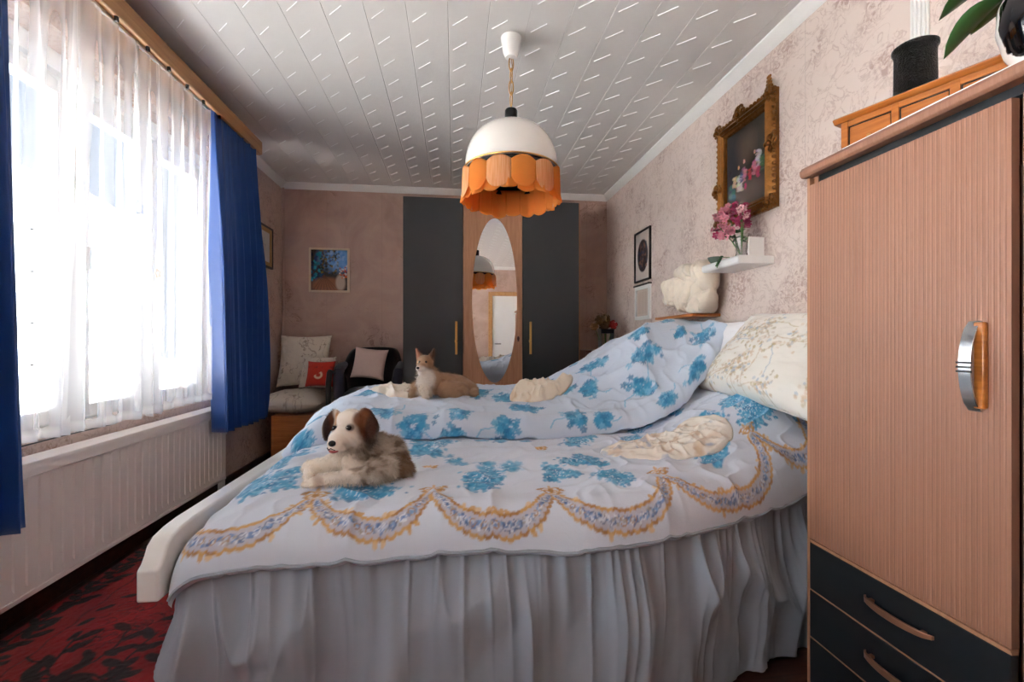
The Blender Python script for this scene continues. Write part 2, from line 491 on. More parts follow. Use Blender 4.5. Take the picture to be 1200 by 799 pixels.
# cornices
cor = [(0, 0), (.052, 0), (.050, -.010), (.040, -.016), (.022, -.036), (.012, -.050), (0, -.056)]
struct(MB().prism([(XR - x, ZC + z) for x, z in cor], 'y', YR, YB).build('trim_1', M['white_matt']))
struct(MB().prism([(XL + x, ZC + z) for x, z in cor], 'y', YR, YB).build('trim_2', M['white_matt']))
struct(MB().prism([(YB - x, ZC + z) for x, z in cor], 'x', XL, XR).build('trim_3', M['white_matt']))
struct(MB().prism([(YR + x, ZC + z) for x, z in cor], 'x', XL, XR).build('trim_4', M['white_matt']))
for nm, a, b in (('baseboard_left', (XL, YR, 0), (XL + .018, YB, .08)), ('baseboard_back', (XL, YB - .018, 0), (XR, YB, .08)),
                 ('baseboard_right', (XR - .018, YR, 0), (XR, YB, .08))):
    struct(MB().box(a, b).build(nm, M['parquet'], bevel=.004))
# ribbed white cable channel climbing the right wall, and the corner strip by the window
mb = MB()
mb.box((XR - .010, 1.366, .0), (XR, 1.425, ZC - .04))
for k in range(4): mb.box((XR - .018, 1.370 + k * .0145, 0), (XR - .009, 1.376 + k * .0145, ZC - .04))
struct(mb.build('trim_5', M['white_matt'], bevel=.002))
struct(MB().tube([(XL + .014, YB - .014, .1), (XL + .014, YB - .014, ZC - .05)], .012).build('trim_6', M['paper_b']))

# windows: white frames with two sashes each, set deep in the reveal
m, t, p = nt('window_glass')
tr = N(t, 'BsdfTransparent'); tr.inputs[0].default_value = (.93, .96, 1, 1)
gl = N(t, 'BsdfGlossy', Roughness=.02); mx = N(t, 'MixShader'); mx.inputs[0].default_value = .06
out = t.nodes['Material Output']
t.links.new(tr.outputs[0], mx.inputs[1]); t.links.new(gl.outputs[0], mx.inputs[2]); t.links.new(mx.outputs[0], out.inputs[0])
M['glass'] = m
XW = XL - .17
def window(name, y0, y1, z0, z1, split=1):
    r = bpy.data.objects.new(name, None); C.objects.link(r); struct(r)
    def frame(nm, ya, yb, za, zb, w, x0, x1, par):
        mb = MB()
        mb.box((x0, ya, za), (x1, ya + w, zb)); mb.box((x0, yb - w, za), (x1, yb, zb))
        mb.box((x0, ya + w, za), (x1, yb - w, za + w)); mb.box((x0, ya + w, zb - w), (x1, yb - w, zb))
        return mb.build(nm, M['white_gloss'], par, bevel=.004)
    MB().box((XW - .04, y0, z1 - .085), (XW + .035, y1, z1)).build('shutter_box', M['white_matt'], r, bevel=.004)
    frame('window_frame', y0, y1, z0, z1 - .085, .05, XW - .07, XW, r)
    ws = (y1 - y0 - .06) / split
    for k in range(split):
        ya = y0 + .03 + k * ws
        s = frame('sash', ya + .004, ya + ws - .004, z0 + .03, z1 - .115, .06, XW - .055, XW + .018, r)
        MB().box((XW - .03, ya + .06, z0 + .09), (XW - .024, ya + ws - .06, z1 - .175)).build('pane', M['glass'], s, smooth=0)
        h = MB().box((XW + .018, ya + .022, (z0 + z1)/2 - .03), (XW + .028, ya + .045, (z0 + z1)/2 + .03)).box((XW + .028, ya + .026, (z0+z1)/2 - .11), (XW + .045, ya + .041, (z0+z1)/2 + .01))
        h.build('handle', M['white_gloss'], s, bevel=.003)
    return r
window('window_1', 1.30, 2.45, ZS, ZL, 2)
window('window_2', 2.45, 3.00, ZS, ZL, 1)
window('window_3', 3.00, 3.60, ZS, ZL, 1)
window('added_light_window', b0, b1, ZS, ZL, 3)  # unseen extra window, added to brighten the room
M['sill'] = wallpaper('sill_cover', (226, 216, 206), (150, 132, 116), .9)
struct(MB().box((XW - .06, 1.30, ZS - .0), (XL + .012, 3.60, ZS + .016)).build('trim_7', M['sill'], bevel=.005))
struct(MB().box((XW - .06, b0, ZS), (XL + .03, b1, ZS + .022)).build('trim_8', M['white_matt'], bevel=.005))
# black latch lying on the sill
t_ = thing('window_clamp', 'small black metal clamp at the near end of the window sill', 'clamp', (XL + .10, 1.83, ZS + .012))
MB().box((-.02, -.05, 0), (.0, .05, .012)).build('clamp_body', M['black'], t_, bevel=.003)
MB().box((-.02, .04, -.03), (-.004, .052, .0)).build('clamp_jaw', M['black'], t_, bevel=.002)
MB().box((-.02, -.05, .012), (-.004, -.03, .024)).build('clamp_jaw', M['black'], t_, bevel=.002)
MB().tube([(-.01, .05, .004), (-.03, .25, .002), (-.03, .55, .0)], .003).build('cord', M['black'], t_)

# door in the rear wall, seen only in the mirror
d = bpy.data.objects.new('door_1', None); C.objects.link(d); struct(d)
MB().box((.78, YR, 0), (1.48, YR + .03, 2.02)).build('door_leaf', M['white_gloss'], d, bevel=.004)
MB().box((.70, YR, 0), (.78, YR + .05, 2.10)).box((1.48, YR, 0), (1.56, YR + .05, 2.10)).box((.78, YR, 2.02), (1.48, YR + .05, 2.10)).build('door_frame', M['oak'], d, bevel=.004)
MB().tube([(.84, YR + .03, 1.02), (.84, YR + .08, 1.02), (.96, YR + .08, 1.02)], .01).build('door_handle', M['chrome'], d)

# ---------------------------------------------------------------- outside: ground and the houses across the street
M['pave'] = plain('pale_pavement', (214, 210, 204), .8, var=.1)
M['render'] = plain('pale_facade', (226, 226, 222), .8, var=.04)
M['far_glass'] = plain('dark_window_glass', (96, 120, 150), .15, var=.1)
struct(MB().box((-40, -30, -.9), (XL - .5, 50, -.7)).build('ground', M['pave'], smooth=0))
for k, (y0, y1, h, lab) in enumerate(((-9.0, 5.2, 2.9, 'pale rendered house across the street, nearer one'), (6.0, 20.0, 3.6, 'pale rendered house across the street, farther one'))):
    b = thing('house', lab, 'house', (-13, (y0 + y1)/2, -.7))
    L = (y1 - y0) / 2
    MB().box((-3, -L, 0), (0, L, 3 + h)).build('facade', M['render'], b, smooth=0)
    MB().prism([(-3.3, 3 + h), (.3, 3 + h), (-1.5, 3 + h + 1.1)], 'y', -L - .2, L + .2).build('roof', plain('slate_roof', (150, 150, 158), .7), b, smooth=0)
    for j in range(int(2 * L / 2.2)):
        for zz in (1.0, 3.9):
            yy = -L + 1.0 + 2.2 * j
            f = MB().box((-.02, yy, zz), (.05, yy + 1.1, zz + .08)).box((-.02, yy, zz + 1.3), (.05, yy + 1.1, zz + 1.38)).box((-.02, yy, zz), (.05, yy + .08, zz + 1.38)).box((-.02, yy + 1.02, zz), (.05, yy + 1.1, zz + 1.38)).build('window_frame', M['white_matt'], b, smooth=0)
            MB().box((-.0, yy + .08, zz + .08), (.02, yy + 1.02, zz + 1.3)).build('pane', M['far_glass'], f, smooth=0)

# ---------------------------------------------------------------- curtains and their board
def fabric_shell(name, rgb, rough, trans, transp, sheen=.2):
    """thin cloth: scatters light to both sides, with holes between the threads"""
    m, t, p = nt(name)
    out = t.nodes['Material Output']
    df = N(t, 'BsdfDiffuse'); df.inputs[0].default_value = lin4(rgb)
    tl = N(t, 'BsdfTranslucent'); tl.inputs[0].default_value = lin4(rgb)
    a = N(t, 'MixShader'); a.inputs[0].default_value = trans
    t.links.new(df.outputs[0], a.inputs[1]); t.links.new(tl.outputs[0], a.inputs[2])
    if transp:
        tp = N(t, 'BsdfTransparent'); b = N(t, 'MixShader')
        at = N(t, 'Attribute', attribute_name='dens')
        t.links.new(at.outputs['Fac'], b.inputs[0])
        t.links.new(tp.outputs[0], b.inputs[1]); t.links.new(a.outputs[0], b.inputs[2])
        t.links.new(b.outputs[0], out.inputs[0])
    else:
        t.links.new(a.outputs[0], out.inputs[0])
    return m
M['blue'] = plain('royal_blue_satin', (24, 76, 150), .42, var=.05, sheen=.25, bs=.12, bscale=260)
M['sheer'] = fabric_shell('white_voile', (226, 226, 228), .8, .30, True)
def curtain(y0, y1, z0, z1, x, amp, nf, seed, n=260, m=60, flare=0.0, yb0=None, yb1=None):
    s = np.linspace(0, 1, n); q = np.linspace(0, 1, m)
    S, Q = np.meshgrid(s, q, indexing='ij')          # Q: 0 top, 1 bottom
    ph = S * nf * 2 * PI + 1.6 * vnoise(S * nf * .5, Q * 1.3, seed)
    fold = np.sin(ph) + .35 * np.sin(2.1 * ph + 1) 
    A = amp * (.45 + .55 * ss(0, .5, Q)) * (1 + .5 * vnoise(S * 5, Q * .8, seed + 1))
    X = x + fold * A + flare * Q
    yb0 = y0 if yb0 is None else yb0; yb1 = y1 if yb1 is None else yb1
    Ya = y0 + (yb0 - y0) * Q; Yb = y1 + (yb1 - y1) * Q
    Y = Ya + (Yb - Ya) * S + .3 * A * np.cos(ph)
    zb = z0 + .012 * vnoise(S * 6, S * 0, seed + 2)
    Z = z1 + (zb - z1) * Q
    return np.stack([X, Y, Z], -1), S, Q
P, S, Q = curtain(2.95, 3.56, H - .585, H + 1.44, -1.46, .044, 7, 3, flare=0.0, yb0=3.05, yb1=3.70)
c1 = grid_obj('curtain', P, M['blue'], thick=.002); tag(c1, 'royal blue satin curtain hanging at the far end of the window', 'curtain', 'blue curtains')
P, S, Q = curtain(1.16, 1.69, H - .645, H + 1.44, -1.46, .034, 6, 11, yb0=1.18, yb1=1.765)
c2 = grid_obj('curtain', P, M['blue'], thick=.002); tag(c2, 'royal blue curtain at the near end of the window, cut by the left picture edge', 'curtain', 'blue curtains')
labs = ['sheer white curtain panel nearest the left picture edge', 'sheer white curtain panel second from the left picture edge, beside the slit',
        'narrow sheer white curtain panel with embroidered borders', 'sheer white curtain panel next to the far blue curtain']
M['thread'] = plain('embroidery_thread', (196, 170, 130), .8, var=.1)
M['thread_b'] = plain('pale_blue_thread', (150, 170, 205), .8, var=.1)
for k, (ya, yb, ba, bb, nf) in enumerate(((1.28, 2.09, 1.26, 2.04, 8), (2.06, 2.45, 2.03, 2.47, 4), (2.42, 2.60, 2.44, 2.60, 2), (2.57, 3.52, 2.57, 3.50, 10))):
    P, S, Q = curtain(ya, yb, H - .375, H + 1.445, -1.54 + .008 * (k % 2), .022, nf, 50 + k, 220, 80, yb0=ba, yb1=bb)
    gather = .32 + .10 * np.sin(S * nf * 2 * PI * 1.7) + .30 * (1 - ss(0, .13, Q))
    gather = gather + .30 * ((S < .015) | (S > .985)) + .25 * (Q > .985)
    if k in (1, 2): gather = gather + .22 * ((S > .86) & (S < .99)) * (vnoise(S * 120, Q * 60, 5) > -.1)
    o = grid_obj('sheer_curtain', P, M['sheer'], extra=np.clip(gather, 0, 1)); tag(o, labs[k], 'curtain', 'sheer curtain panels')
    # embroidered sprigs
    for (s_, q_, mt, rr) in (((.80, .45, 'thread_b', .020), (.15, .72, 'thread_b', .012)) if k == 1 else ((.5, .62, 'thread', .013),) if k == 2 else ()):
        i, j = int(s_ * 219), int(q_ * 79); pt = P[i, j]
        mb = MB()
        for a in range(5):
            an = a * 2 * PI / 5
            mb.tube([(pt[0] + .03, pt[1] + math.cos(an) * rr, pt[2] + math.sin(an) * rr), (pt[0] + .03, pt[1] + math.cos(an + .6) * rr * 1.8, pt[2] + math.sin(an + .6) * rr * 1.8), (pt[0] + .03, pt[1] + math.cos(an + 1.2) * rr, pt[2] + math.sin(an + 1.2) * rr)], .0016, 5)
        mb.build('embroidery', M[mt], o)
cb = thing('curtain_board', 'long oak curtain board under the ceiling above the window', 'curtain board', (-1.42, 2.2, H + 1.43))
MB().box((-.018, -2.4, -.045), (0, 1.40, .05)).box((-.25, 1.382, -.045), (-.018, 1.40, .05)).build('fascia', M['oak'], cb, bevel=.005)
MB().box((-.25, -2.4, .03), (-.018, 1.38, .045)).build('rail_board', M['oak'], cb)
MB().box((-.045, -2.4, .015), (-.03, 1.37, .03)).box((-.125, -2.4, .015), (-.11, 1.37, .03)).build('curtain_track', M['white_gloss'], cb)
hk = None
for y in (1.66, 1.80, 1.97, 2.14, 2.34, 2.50, 2.66, 2.82, 3.0):
    if hk is None:
        hk = MB().box((-.006, -.006, -.016), (.006, .006, .006)).build('hook', M['black'], cb, bevel=.002); o = hk
    else: o = bpy.data.objects.new('hook', hk.data); C.objects.link(o); o.parent = cb
    o.location = (-.012, y - 2.2, -.050)

# ---------------------------------------------------------------- radiator
rx0, rx1 = -1.655, -1.555
r = thing('radiator', 'long white panel radiator with vertical ribs under the window', 'radiator', (0, 0, 0))
y0, y1, z0, z1 = .55, 3.34, .145, H - .447
# ribbed front: one pressed sheet, a groove every 33 mm
ys = []; xs = []
y = y0 + .02
pts = [(y0, 0)]
while y < y1 - .05:
    pts += [(y, 0), (y + .003, -.006), (y + .009, -.006), (y + .012, 0)]; y += .052
pts.append((y1, 0))
n = len(pts); P = np.zeros((n, 8, 3))
zz = [z0 - .0, z0 + .03, z0 + .036, z0 + .05, z1 - .075, z1 - .062, z1 - .055, z1 - .045]
for i, (y, dx) in enumerate(pts):
    for j, z in enumerate(zz):
        k = 1.0 if 3 <= j <= 4 else 0.0
        P[i, j] = (rx1 + dx * k, y, z)
mb = MB(); idx = lambda i, j: i * 8 + j
mb.add(P.reshape(-1, 3).tolist(), [(idx(i, j), idx(i+1, j), idx(i+1, j+1), idx(i, j+1)) for i in range(n-1) for j in range(7)])
fo = mb.build('front_panel', M['white_metal'], r, smooth=25)
MB().box((rx0, y0, z0), (rx0 + .02, y1, z1 - .03)).build('back_panel', M['white_metal'], r, bevel=.003)
MB().box((rx0 + .005, y0 - .004, z0 + .01), (rx1 - .006, y0 + .004, z1 - .02)).build('end_panel', M['white_metal'], r, bevel=.002)
MB().box((rx0 + .005, y1 - .004, z0 + .01), (rx1 - .006, y1 + .004, z1 - .02)).build('end_panel', M['white_metal'], r, bevel=.002)
MB().prism([(rx0, z1 - .03), (rx0, z1), (rx1 + .006, z1), (rx1 + .009, z1 - .006), (rx1 + .009, z1 - .052), (rx1 + .002, z1 - .058), (rx1 - .01, z1 - .03)], 'y', y0 - .006, y1 + .006).build('top_cover', M['white_metal'], r, bevel=.002)
MB().prism([(rx1 - .02, z0 - .008), (rx1 + .003, z0 - .008), (rx1 + .004, z0 + .012), (rx1 - .02, z0 + .012)], 'y', y0, y1).build('lower_lip', M['white_metal'], r, bevel=.002)
t_ = thing('radiator_pipes', 'pair of white heating pipes beside the far end of the radiator', 'pipe', (0, 0, 0))
for dy in (0, .05):
    MB().tube([(XL + .05, 3.40 + dy, .0), (XL + .05, 3.40 + dy, H - .56)], .012).build('pipe', M['white_metal'], t_)
MB().box((XL + .02, 3.385, .42), (XL + .07, 3.465, .46)).build('bracket', M['white_metal'], t_, bevel=.003)
# ---------------------------------------------------------------- rug
A = np.linspace(-1.62, -.2, 330); B = np.linspace(.75, 3.0, 520)
pt = Paint(A, B, (142, 8, 12))
X, Y = np.meshgrid(A, B, indexing='ij')
pt.img *= (1 + .35 * fbm(X * 9, Y * 9, 3))[..., None]
dk = (16, 4, 6); md = (84, 8, 12)
rr_ = random.Random(5)
def leaf(p, a, b, L, w, rot, col):
    p.ell(a + math.cos(rot) * L/2, b + math.sin(rot) * L/2, L/2, w/2, rot, col, 1.0, .2)
for k in range(60):                                    # leafy border along the window
    b = .8 + k * .042; a = -1.56 + .025 * math.sin(k * 1.3)
    leaf(pt, a, b, .075, .034, rr_.uniform(.3, 1.3), dk)
    leaf(pt, a, b, .065, .03, rr_.uniform(-1.3, -.3) + PI, dk)
pt.line([(-1.57 + .015 * math.sin(k * .8), .78 + k * .05) for k in range(48)], .008, dk)
pt.line([(-1.44 + .008 * math.sin(k * 2), .78 + k * .05) for k in range(48)], .004, md)
for (ca, cb) in ((-1.20, 1.96), (-1.25, 2.85), (-.55, 2.4), (-.5, 1.4)):      # roses
    for k in range(110):
        r_ = .17 * math.sqrt(rr_.random()); an = rr_.uniform(0, 2 * PI)
        aa, bb = ca + r_ * math.cos(an), cb + r_ * math.sin(an) * 1.2
        pt.ring(aa, bb, rr_.uniform(.012, .035), .0028, rr_.choice([dk, md, (176, 24, 28), dk]), .8, rr_.uniform(-PI, 0), rr_.uniform(0, PI))
    for k in range(16):
        an = k * PI / 8
        leaf(pt, ca + .185 * math.cos(an), cb + .22 * math.sin(an), .06, .026, an + 1.1, dk)
def vine(a0, b0, ang, n, seed):
    q = random.Random(seed); pts_ = [(a0, b0)]; a, b = a0, b0
    for k in range(n):
        ang += q.uniform(-.35, .45); a += .035 * math.cos(ang); b += .035 * math.sin(ang); pts_.append((a, b))
        if k % 2: leaf(pt, a, b, .085, .036, ang + q.choice([-1, 1]) * .9, dk)
    pt.line(pts_, .006, dk)
for k, (a0, b0, an) in enumerate(((-1.42, 1.50, .5), (-1.40, 1.62, .1), (-1.1, 1.45, .9), (-1.38, 2.3, .4), (-.95, 1.6, 2.2), (-1.2, 1.35, 0), (-.9, 2.1, 1.2), (-1.42, 1.2, .8), (-1.44, 1.74, -.5), (-1.3, 1.55, 1.0))):
    vine(a0, b0, an, 11, k)
P = np.stack([X, Y, .006 + .0015 * vnoise(X * 90, Y * 90, 4)], -1)
P[0, :, 2] = P[-1, :, 2] = 0; P[:, 0, 2] = P[:, -1, 2] = 0
o = grid_obj('rug', P, colm('red_carpet_pile', .95, .15, .5, 600), col=pt.img)
tag(o, 'dark red rug with black leaves and roses on the floor beside the bed', 'rug')

# ---------------------------------------------------------------- bed frame
bed = thing('double_bed', 'white double bed with a curved footboard, standing across the room', 'bed', (0, 0, 0))
prof = [(1.185, H - .625), (1.185, H - .548), (1.20, H - .538), (1.212, H - .522), (1.222, H - .503), (1.245, H - .488), (1.285, H - .480), (1.34, H - .476), (3.02, H - .476), (3.02, H - .625)]
MB().prism(prof, 'x', -.752, -.702).build('footboard', M['white_gloss'], bed, bevel=.006, seg=3)
MB().box((-.70, 1.62, .26), (1.55, 1.65, .44)).build('side_rail', M['white_gloss'], bed, bevel=.005)
MB().box((-.70, 2.97, .26), (1.55, 3.0, .44)).build('side_rail', M['white_gloss'], bed, bevel=.005)
for (x, y) in ((-.66, 1.68), (-.66, 2.90), (1.5, 1.68), (1.5, 2.90)):
    MB().box((x - .03, y - .03, 0), (x + .03, y + .03, .44)).build('leg', M['white_gloss'], bed, bevel=.004)
M['mattress'] = plain('mattress_ticking', (225, 225, 222), .8, var=.03)
MB().box((-.66, 1.62, .44), (1.52, 1.97, .55)).build('mattress', M['mattress'], bed, bevel=.03)
MB().box((-.66, 2.00, .44), (1.52, 2.95, .55)).build('mattress', M['mattress'], bed, bevel=.03)

# gathered valance round the near side and the foot
path = [(-.725, 3.0), (-.725, 1.34)]
for k in range(1, 8):
    an = PI + k * PI / 16
    path.append((-.725 + .085 + .085 * math.cos(an), 1.315 - .0 + .085 * math.sin(an)))
path += [(x, float(Yf(x)) + .028) for x in np.linspace(-.62, 1.58, 60)]
path = np.array(path); seg = np.hypot(*np.diff(path, axis=0).T); cum = np.r_[0, np.cumsum(seg)]
n, mrow = 1500, 70
sL = np.linspace(0, cum[-1], n); px = np.interp(sL, cum, path[:, 0]); py = np.interp(sL, cum, path[:, 1])
k9 = np.ones(25) / 25
px2 = np.convolve(np.pad(px, 12, 'edge'), k9, 'valid'); py2 = np.convolve(np.pad(py, 12, 'edge'), k9, 'valid')
tx, ty = np.gradient(px2), np.gradient(py2); L = np.hypot(tx, ty); nx, ny = ty / L, -tx / L     # towards the camera side
nx, ny = np.where(ny > .3, -nx, nx), np.where(ny > .3, -ny, ny)
Q = np.linspace(0, 1, mrow)
Sg, Qg = np.meshgrid(sL, Q, indexing='ij')
wr = Sg + .016 * vnoise(Sg * 5, Qg * 2.2, 8) + .03 * Qg * vnoise(Sg * 2.2, Qg * .7, 9)
fine = (1 - np.abs(vnoise(wr * 34, Qg * .6, 12))) ** 2
mid = 1 - np.abs(vnoise(wr * 13, Qg * 1.0, 13)) ; mid = mid ** 3.0
big = vnoise(wr * 6, Qg * 1.2, 14)
crump = fbm(Sg * 8 + Qg * 2, Qg * 4 + Sg * 2, 66, 3)
disp = .015 * fine * (1 - ss(.15, .6, Qg) * .6) + .056 * mid * ss(.0, .45, Qg) + .030 * big * ss(.1, 1, Qg) + .012 * crump * ss(.1, .5, Qg)
flare = .02 * ss(0, 1, Qg)
zt = np.where(px2 < -.69, -.63, -.545 + .0 * px2)
zt = np.interp(px2, [-.69, -.66, -.5], [-.63, -.555, -.545]); zt[px2 < -.69] = -.63
Zt = np.broadcast_to(zt[:, None], Sg.shape)
off = disp - .012 + flare
# keep clear of the footboard above
P = np.stack([px2[:, None] + nx[:, None] * off, py2[:, None] + ny[:, None] * off, H + Zt + (-1.072 - Zt) * Qg], -1)
P[..., 0] = np.minimum(P[..., 0], 1.60)
P[..., 1] = np.where((P[..., 0] > .98), np.maximum(P[..., 1], 1.315), P[..., 1])
M['valance'] = plain('grey_white_cotton', (164, 174, 187), .8, var=.02, sheen=.15, bs=.1, bscale=500)
o = grid_obj('bed_skirt', P, M['valance'], thick=.0015)
tag(o, 'pale grey gathered bed skirt hanging to the floor below the duvet', 'bed skirt')

# ---------------------------------------------------------------- patterned duvets
LB, MBl, DB = (120, 185, 216), (62, 152, 196), (36, 120, 172)
def hydrangea(p, a, b, ra, rb, seed, strength=1.0):
    q = random.Random(seed)
    rb = rb * 1.75
    n = int(60 + 4200 * (ra * rb) / .01 * .22)
    subs = [(q.gauss(0, .5), q.gauss(0, .5), q.uniform(.3, .55)) for _ in range(7)]
    for k in range(n):
        r_ = .4; sc_ = q.choice(subs)
        aa, bb = a + ra * (sc_[0] + q.gauss(0, sc_[2] * .55)), b + rb * (sc_[1] + q.gauss(0, sc_[2] * .5))
        s_ = q.uniform(.0055, .0125)
        c = q.choice([LB, MBl, MBl, DB, (88, 168, 206)])
        rot = q.uniform(0, PI)
        al = strength * q.uniform(.5, .95) * (1 - .35 * r_)
        p.ell(aa, bb, s_, s_ * .6, rot, c, al); p.ell(aa, bb, s_ * .6, s_, rot, c, al)
    for k in range(int(n * .12)):
        r_ = q.random(); an = q.uniform(0, 2 * PI)
        p.ell(a + ra * r_ * math.cos(an), b + rb * r_ * math.sin(an), .0025, .0025, 0, (214, 228, 238), .8)
GO, GD, GL = (205, 160, 96), (172, 124, 66), (222, 192, 146)
def garland(p, pts, seed, w=.014):
    q = random.Random(seed)
    pts = np.array(pts); sg = np.hypot(*np.diff(pts, axis=0).T); cu = np.r_[0, np.cumsum(sg)]
    n = int(cu[-1] / .006); s_ = np.linspace(0, cu[-1], n)
    # round off the polyline
    xa = np.interp(s_, cu, pts[:, 0]); xb = np.interp(s_, cu, pts[:, 1])
    k = max(1, min(7, n // 3)); ker = np.ones(2*k+1) / (2*k+1)
    xa = np.convolve(np.pad(xa, k, 'edge'), ker, 'valid'); xb = np.convolve(np.pad(xb, k, 'edge'), ker, 'valid')
    ta, tb = np.gradient(xa), np.gradient(xb); L = np.hypot(ta, tb) + 1e-9; na, nb = -tb / L, ta / L
    mid = np.sin(np.linspace(0, PI, n)) ** .6
    for i in range(0, n, 1):
        p.ell(xa[i], xb[i], .014 + w * .5 * mid[i], .014 + w * .5 * mid[i], 0, (176, 186, 208), .14)
    sc_ = [(i, sd, q.uniform(.0100, .0135)) for i in range(0, n, 3) for sd in (-1, 1)]      # gold scallops on both edges
    for i, sd, rr in sc_:
        ww = .006 + w * mid[i]
        p.ell(xa[i] + sd * na[i] * ww, xb[i] + sd * nb[i] * ww, rr, rr, 0, q.choice([GO, GD, GO]), .95)
        if q.random() < .22: p.ell(xa[i] + sd * na[i] * (ww + .014), xb[i] + sd * nb[i] * (ww + .014), .010, .006, q.uniform(0, PI), q.choice([GO, GL]), .85)
    for i, sd, rr in sc_:
        ww = .006 + w * mid[i] - .0075
        p.ell(xa[i] + sd * na[i] * ww, xb[i] + sd * nb[i] * ww, rr * .85, rr * .85, 0, (190, 194, 210), .85)
    for i in range(0, n, 1):                            # blue and grey florets inside
        for _ in range(2):
            o_ = q.uniform(-1, 1) * w * mid[i] * .8
            p.ell(xa[i] + na[i] * o_, xb[i] + nb[i] * o_, q.uniform(.003, .0065), q.uniform(.002, .005), q.uniform(0, PI),
                  q.choice([(96, 132, 190), (120, 160, 205), (150, 158, 182), (76, 108, 160), (225, 230, 236), (168, 160, 150)]), .8)
    for i in range(4, n - 4, 5):
        p.ring(xa[i], xb[i], q.uniform(.006, .010), .002, q.choice([(92, 104, 140), GD, (230, 235, 240)]), .7)
def bow(p, a, b, s_, seed):
    for (da, db, rot) in ((-.8, .35, .5), (.8, .35, -.5), (-.6, -.3, -.5), (.6, -.3, .5)):
        p.ring(a + da * s_ * .6, b + db * s_ * .6, s_ * .36, .0042, GO, .9)
        p.ell(a + da * s_ * 1.15, b + db * s_ * 1.0, s_ * .42, s_ * .13, rot, GD, .85)
    p.ell(a, b, s_ * .28, s_ * .28, 0, GD, .9)
    p.ell(a, b + s_ * .75, s_ * .16, s_ * .4, 0, GO, .8)

A = np.arange(NEAR_A[0], NEAR_A[1], .0042); B = np.arange(NEAR_B[0], NEAR_B[1], .0040)
pt = Paint(A, B, (209, 217, 230))
for k, (a, b, ra, rb, s_) in enumerate(((.085, .29, .075, .045, 1), (-.27, .25, .10, .035, .8), (-.56, .36, .075, .05, .9), (.418, .405, .085, .035, 1), (.33, .31, .045, .03, .9), (.50, .245, .06, .04, .7),
        (.92, .30, .07, .045, .85), (1.22, .36, .12, .07, 1), (1.42, .27, .06, .06, .8), (.512, .66, .07, .05, .8), (1.05, .43, .05, .05, .9), (1.033, .72, .03, .03, .7),
        (-.06, .68, .085, .06, .85), (.14, .385, .06, .03, .35), (-.62, .60, .06, .08, .7), (.72, .62, .05, .05, .6), (1.36, .62, .08, .05, .8), (-.40, .42, .05, .04, .5), (.0, .50, .03, .04, .4), (.2, .8, .06, .05, .7), (.85, .8, .05, .05, .7))):
    hydrangea(pt, a, b, ra * 1.05, rb, 100 + k, s_)
G = [[(-.70, .17), (-.675, .09), (-.60, .06), (-.538, .058), (-.473, .075), (-.425, .15), (-.41, .21)],
     [(-.39, .20), (-.365, .14), (-.318, .085), (-.25, .062), (-.19, .055), (-.135, .062), (-.10, .11), (-.07, .18)],
     [(-.055, .18), (-.03, .11), (0, .07), (.038, .05), (.10, .04), (.16, .042), (.22, .06), (.25, .11), (.28, .17)],
     [(.293, .17), (.31, .11), (.345, .075), (.39, .052), (.465, .04), (.54, .048), (.60, .075), (.635, .13), (.65, .19)],
     [(.665, .19), (.69, .12), (.73, .075), (.79, .052), (.90, .042), (1.0, .052), (1.06, .09), (1.10, .15), (1.115, .24)],
     [(1.135, .24), (1.15, .16), (1.19, .10), (1.25, .072), (1.32, .09), (1.36, .15), (1.40, .24)]]
for k, g in enumerate(G): garland(pt, [(a_, b_ + .008) for a_, b_ in g], k + 3)
for k, (a, b) in enumerate(((-.40, .235), (-.062, .215), (.287, .20), (.658, .225), (1.125, .27), (1.41, .28))): bow(pt, a, b, .034, k)
for (a, b) in ((.33, .585), (-.08, .40), (.70, .42), (-.35, .62)): bow(pt, a, b, .022, 0)
AA, BB = np.meshgrid(A, B, indexing='ij')
x, y, z = near_pt(AA, BB)
M['duvet'] = colm('printed_cotton_sateen', .72, .2, .16, 700, .9)
o = grid_obj('duvet', np.stack([x, y, z + H], -1), M['duvet'], col=pt.img)
tag(o, 'white duvet with blue hydrangeas and gold garlands, nearest the camera', 'duvet', 'printed duvets')
hem_pts = [tuple(np.array([*(float(v) for v in near_pt(np.array(a), np.array(0.0)))]) + np.array([0, -.002, H])) for a in np.linspace(NEAR_A[0] + .02, NEAR_A[1] - .01, 120)]
MB().tube(hem_pts, .0042, 6).build('piping', M['valance'], o)

A = np.arange(FAR_A[0], FAR_A[1], .0058); B = np.arange(FAR_B[0], FAR_B[1], .0058)
pt = Paint(A, B, (203, 215, 231))
def sprig(p, a, b, r_, seed, rot=None):
    r_ = r_ * 1.5
    q = random.Random(seed); rot = q.uniform(0, 2*PI) if rot is None else rot
    for k in range(75):
        an = rot + q.uniform(-1.9, 1.9) * (1 if k % 2 else .6); rr = r_ * q.uniform(.1, 1)
        aa, bb = a + rr * math.cos(an) + q.gauss(0, .007), b + rr * math.sin(an) * .85 + q.gauss(0, .007)
        c = q.choice([MBl, MBl, DB, LB]); s_ = q.uniform(.010, .018)
        for j in range(5):
            an2 = j * 2 * PI / 5 + an
            p.ell(aa + s_ * .6 * math.cos(an2), bb + s_ * .6 * math.sin(an2), s_ * .5, s_ * .33, an2, c, .75)
    p.line([(a, b), (a - r_ * .9 * math.cos(rot), b - r_ * .9 * math.sin(rot)), (a - r_ * 1.3 * math.cos(rot + .3), b - r_ * 1.3 * math.sin(rot + .3))], .004, LB, .9)
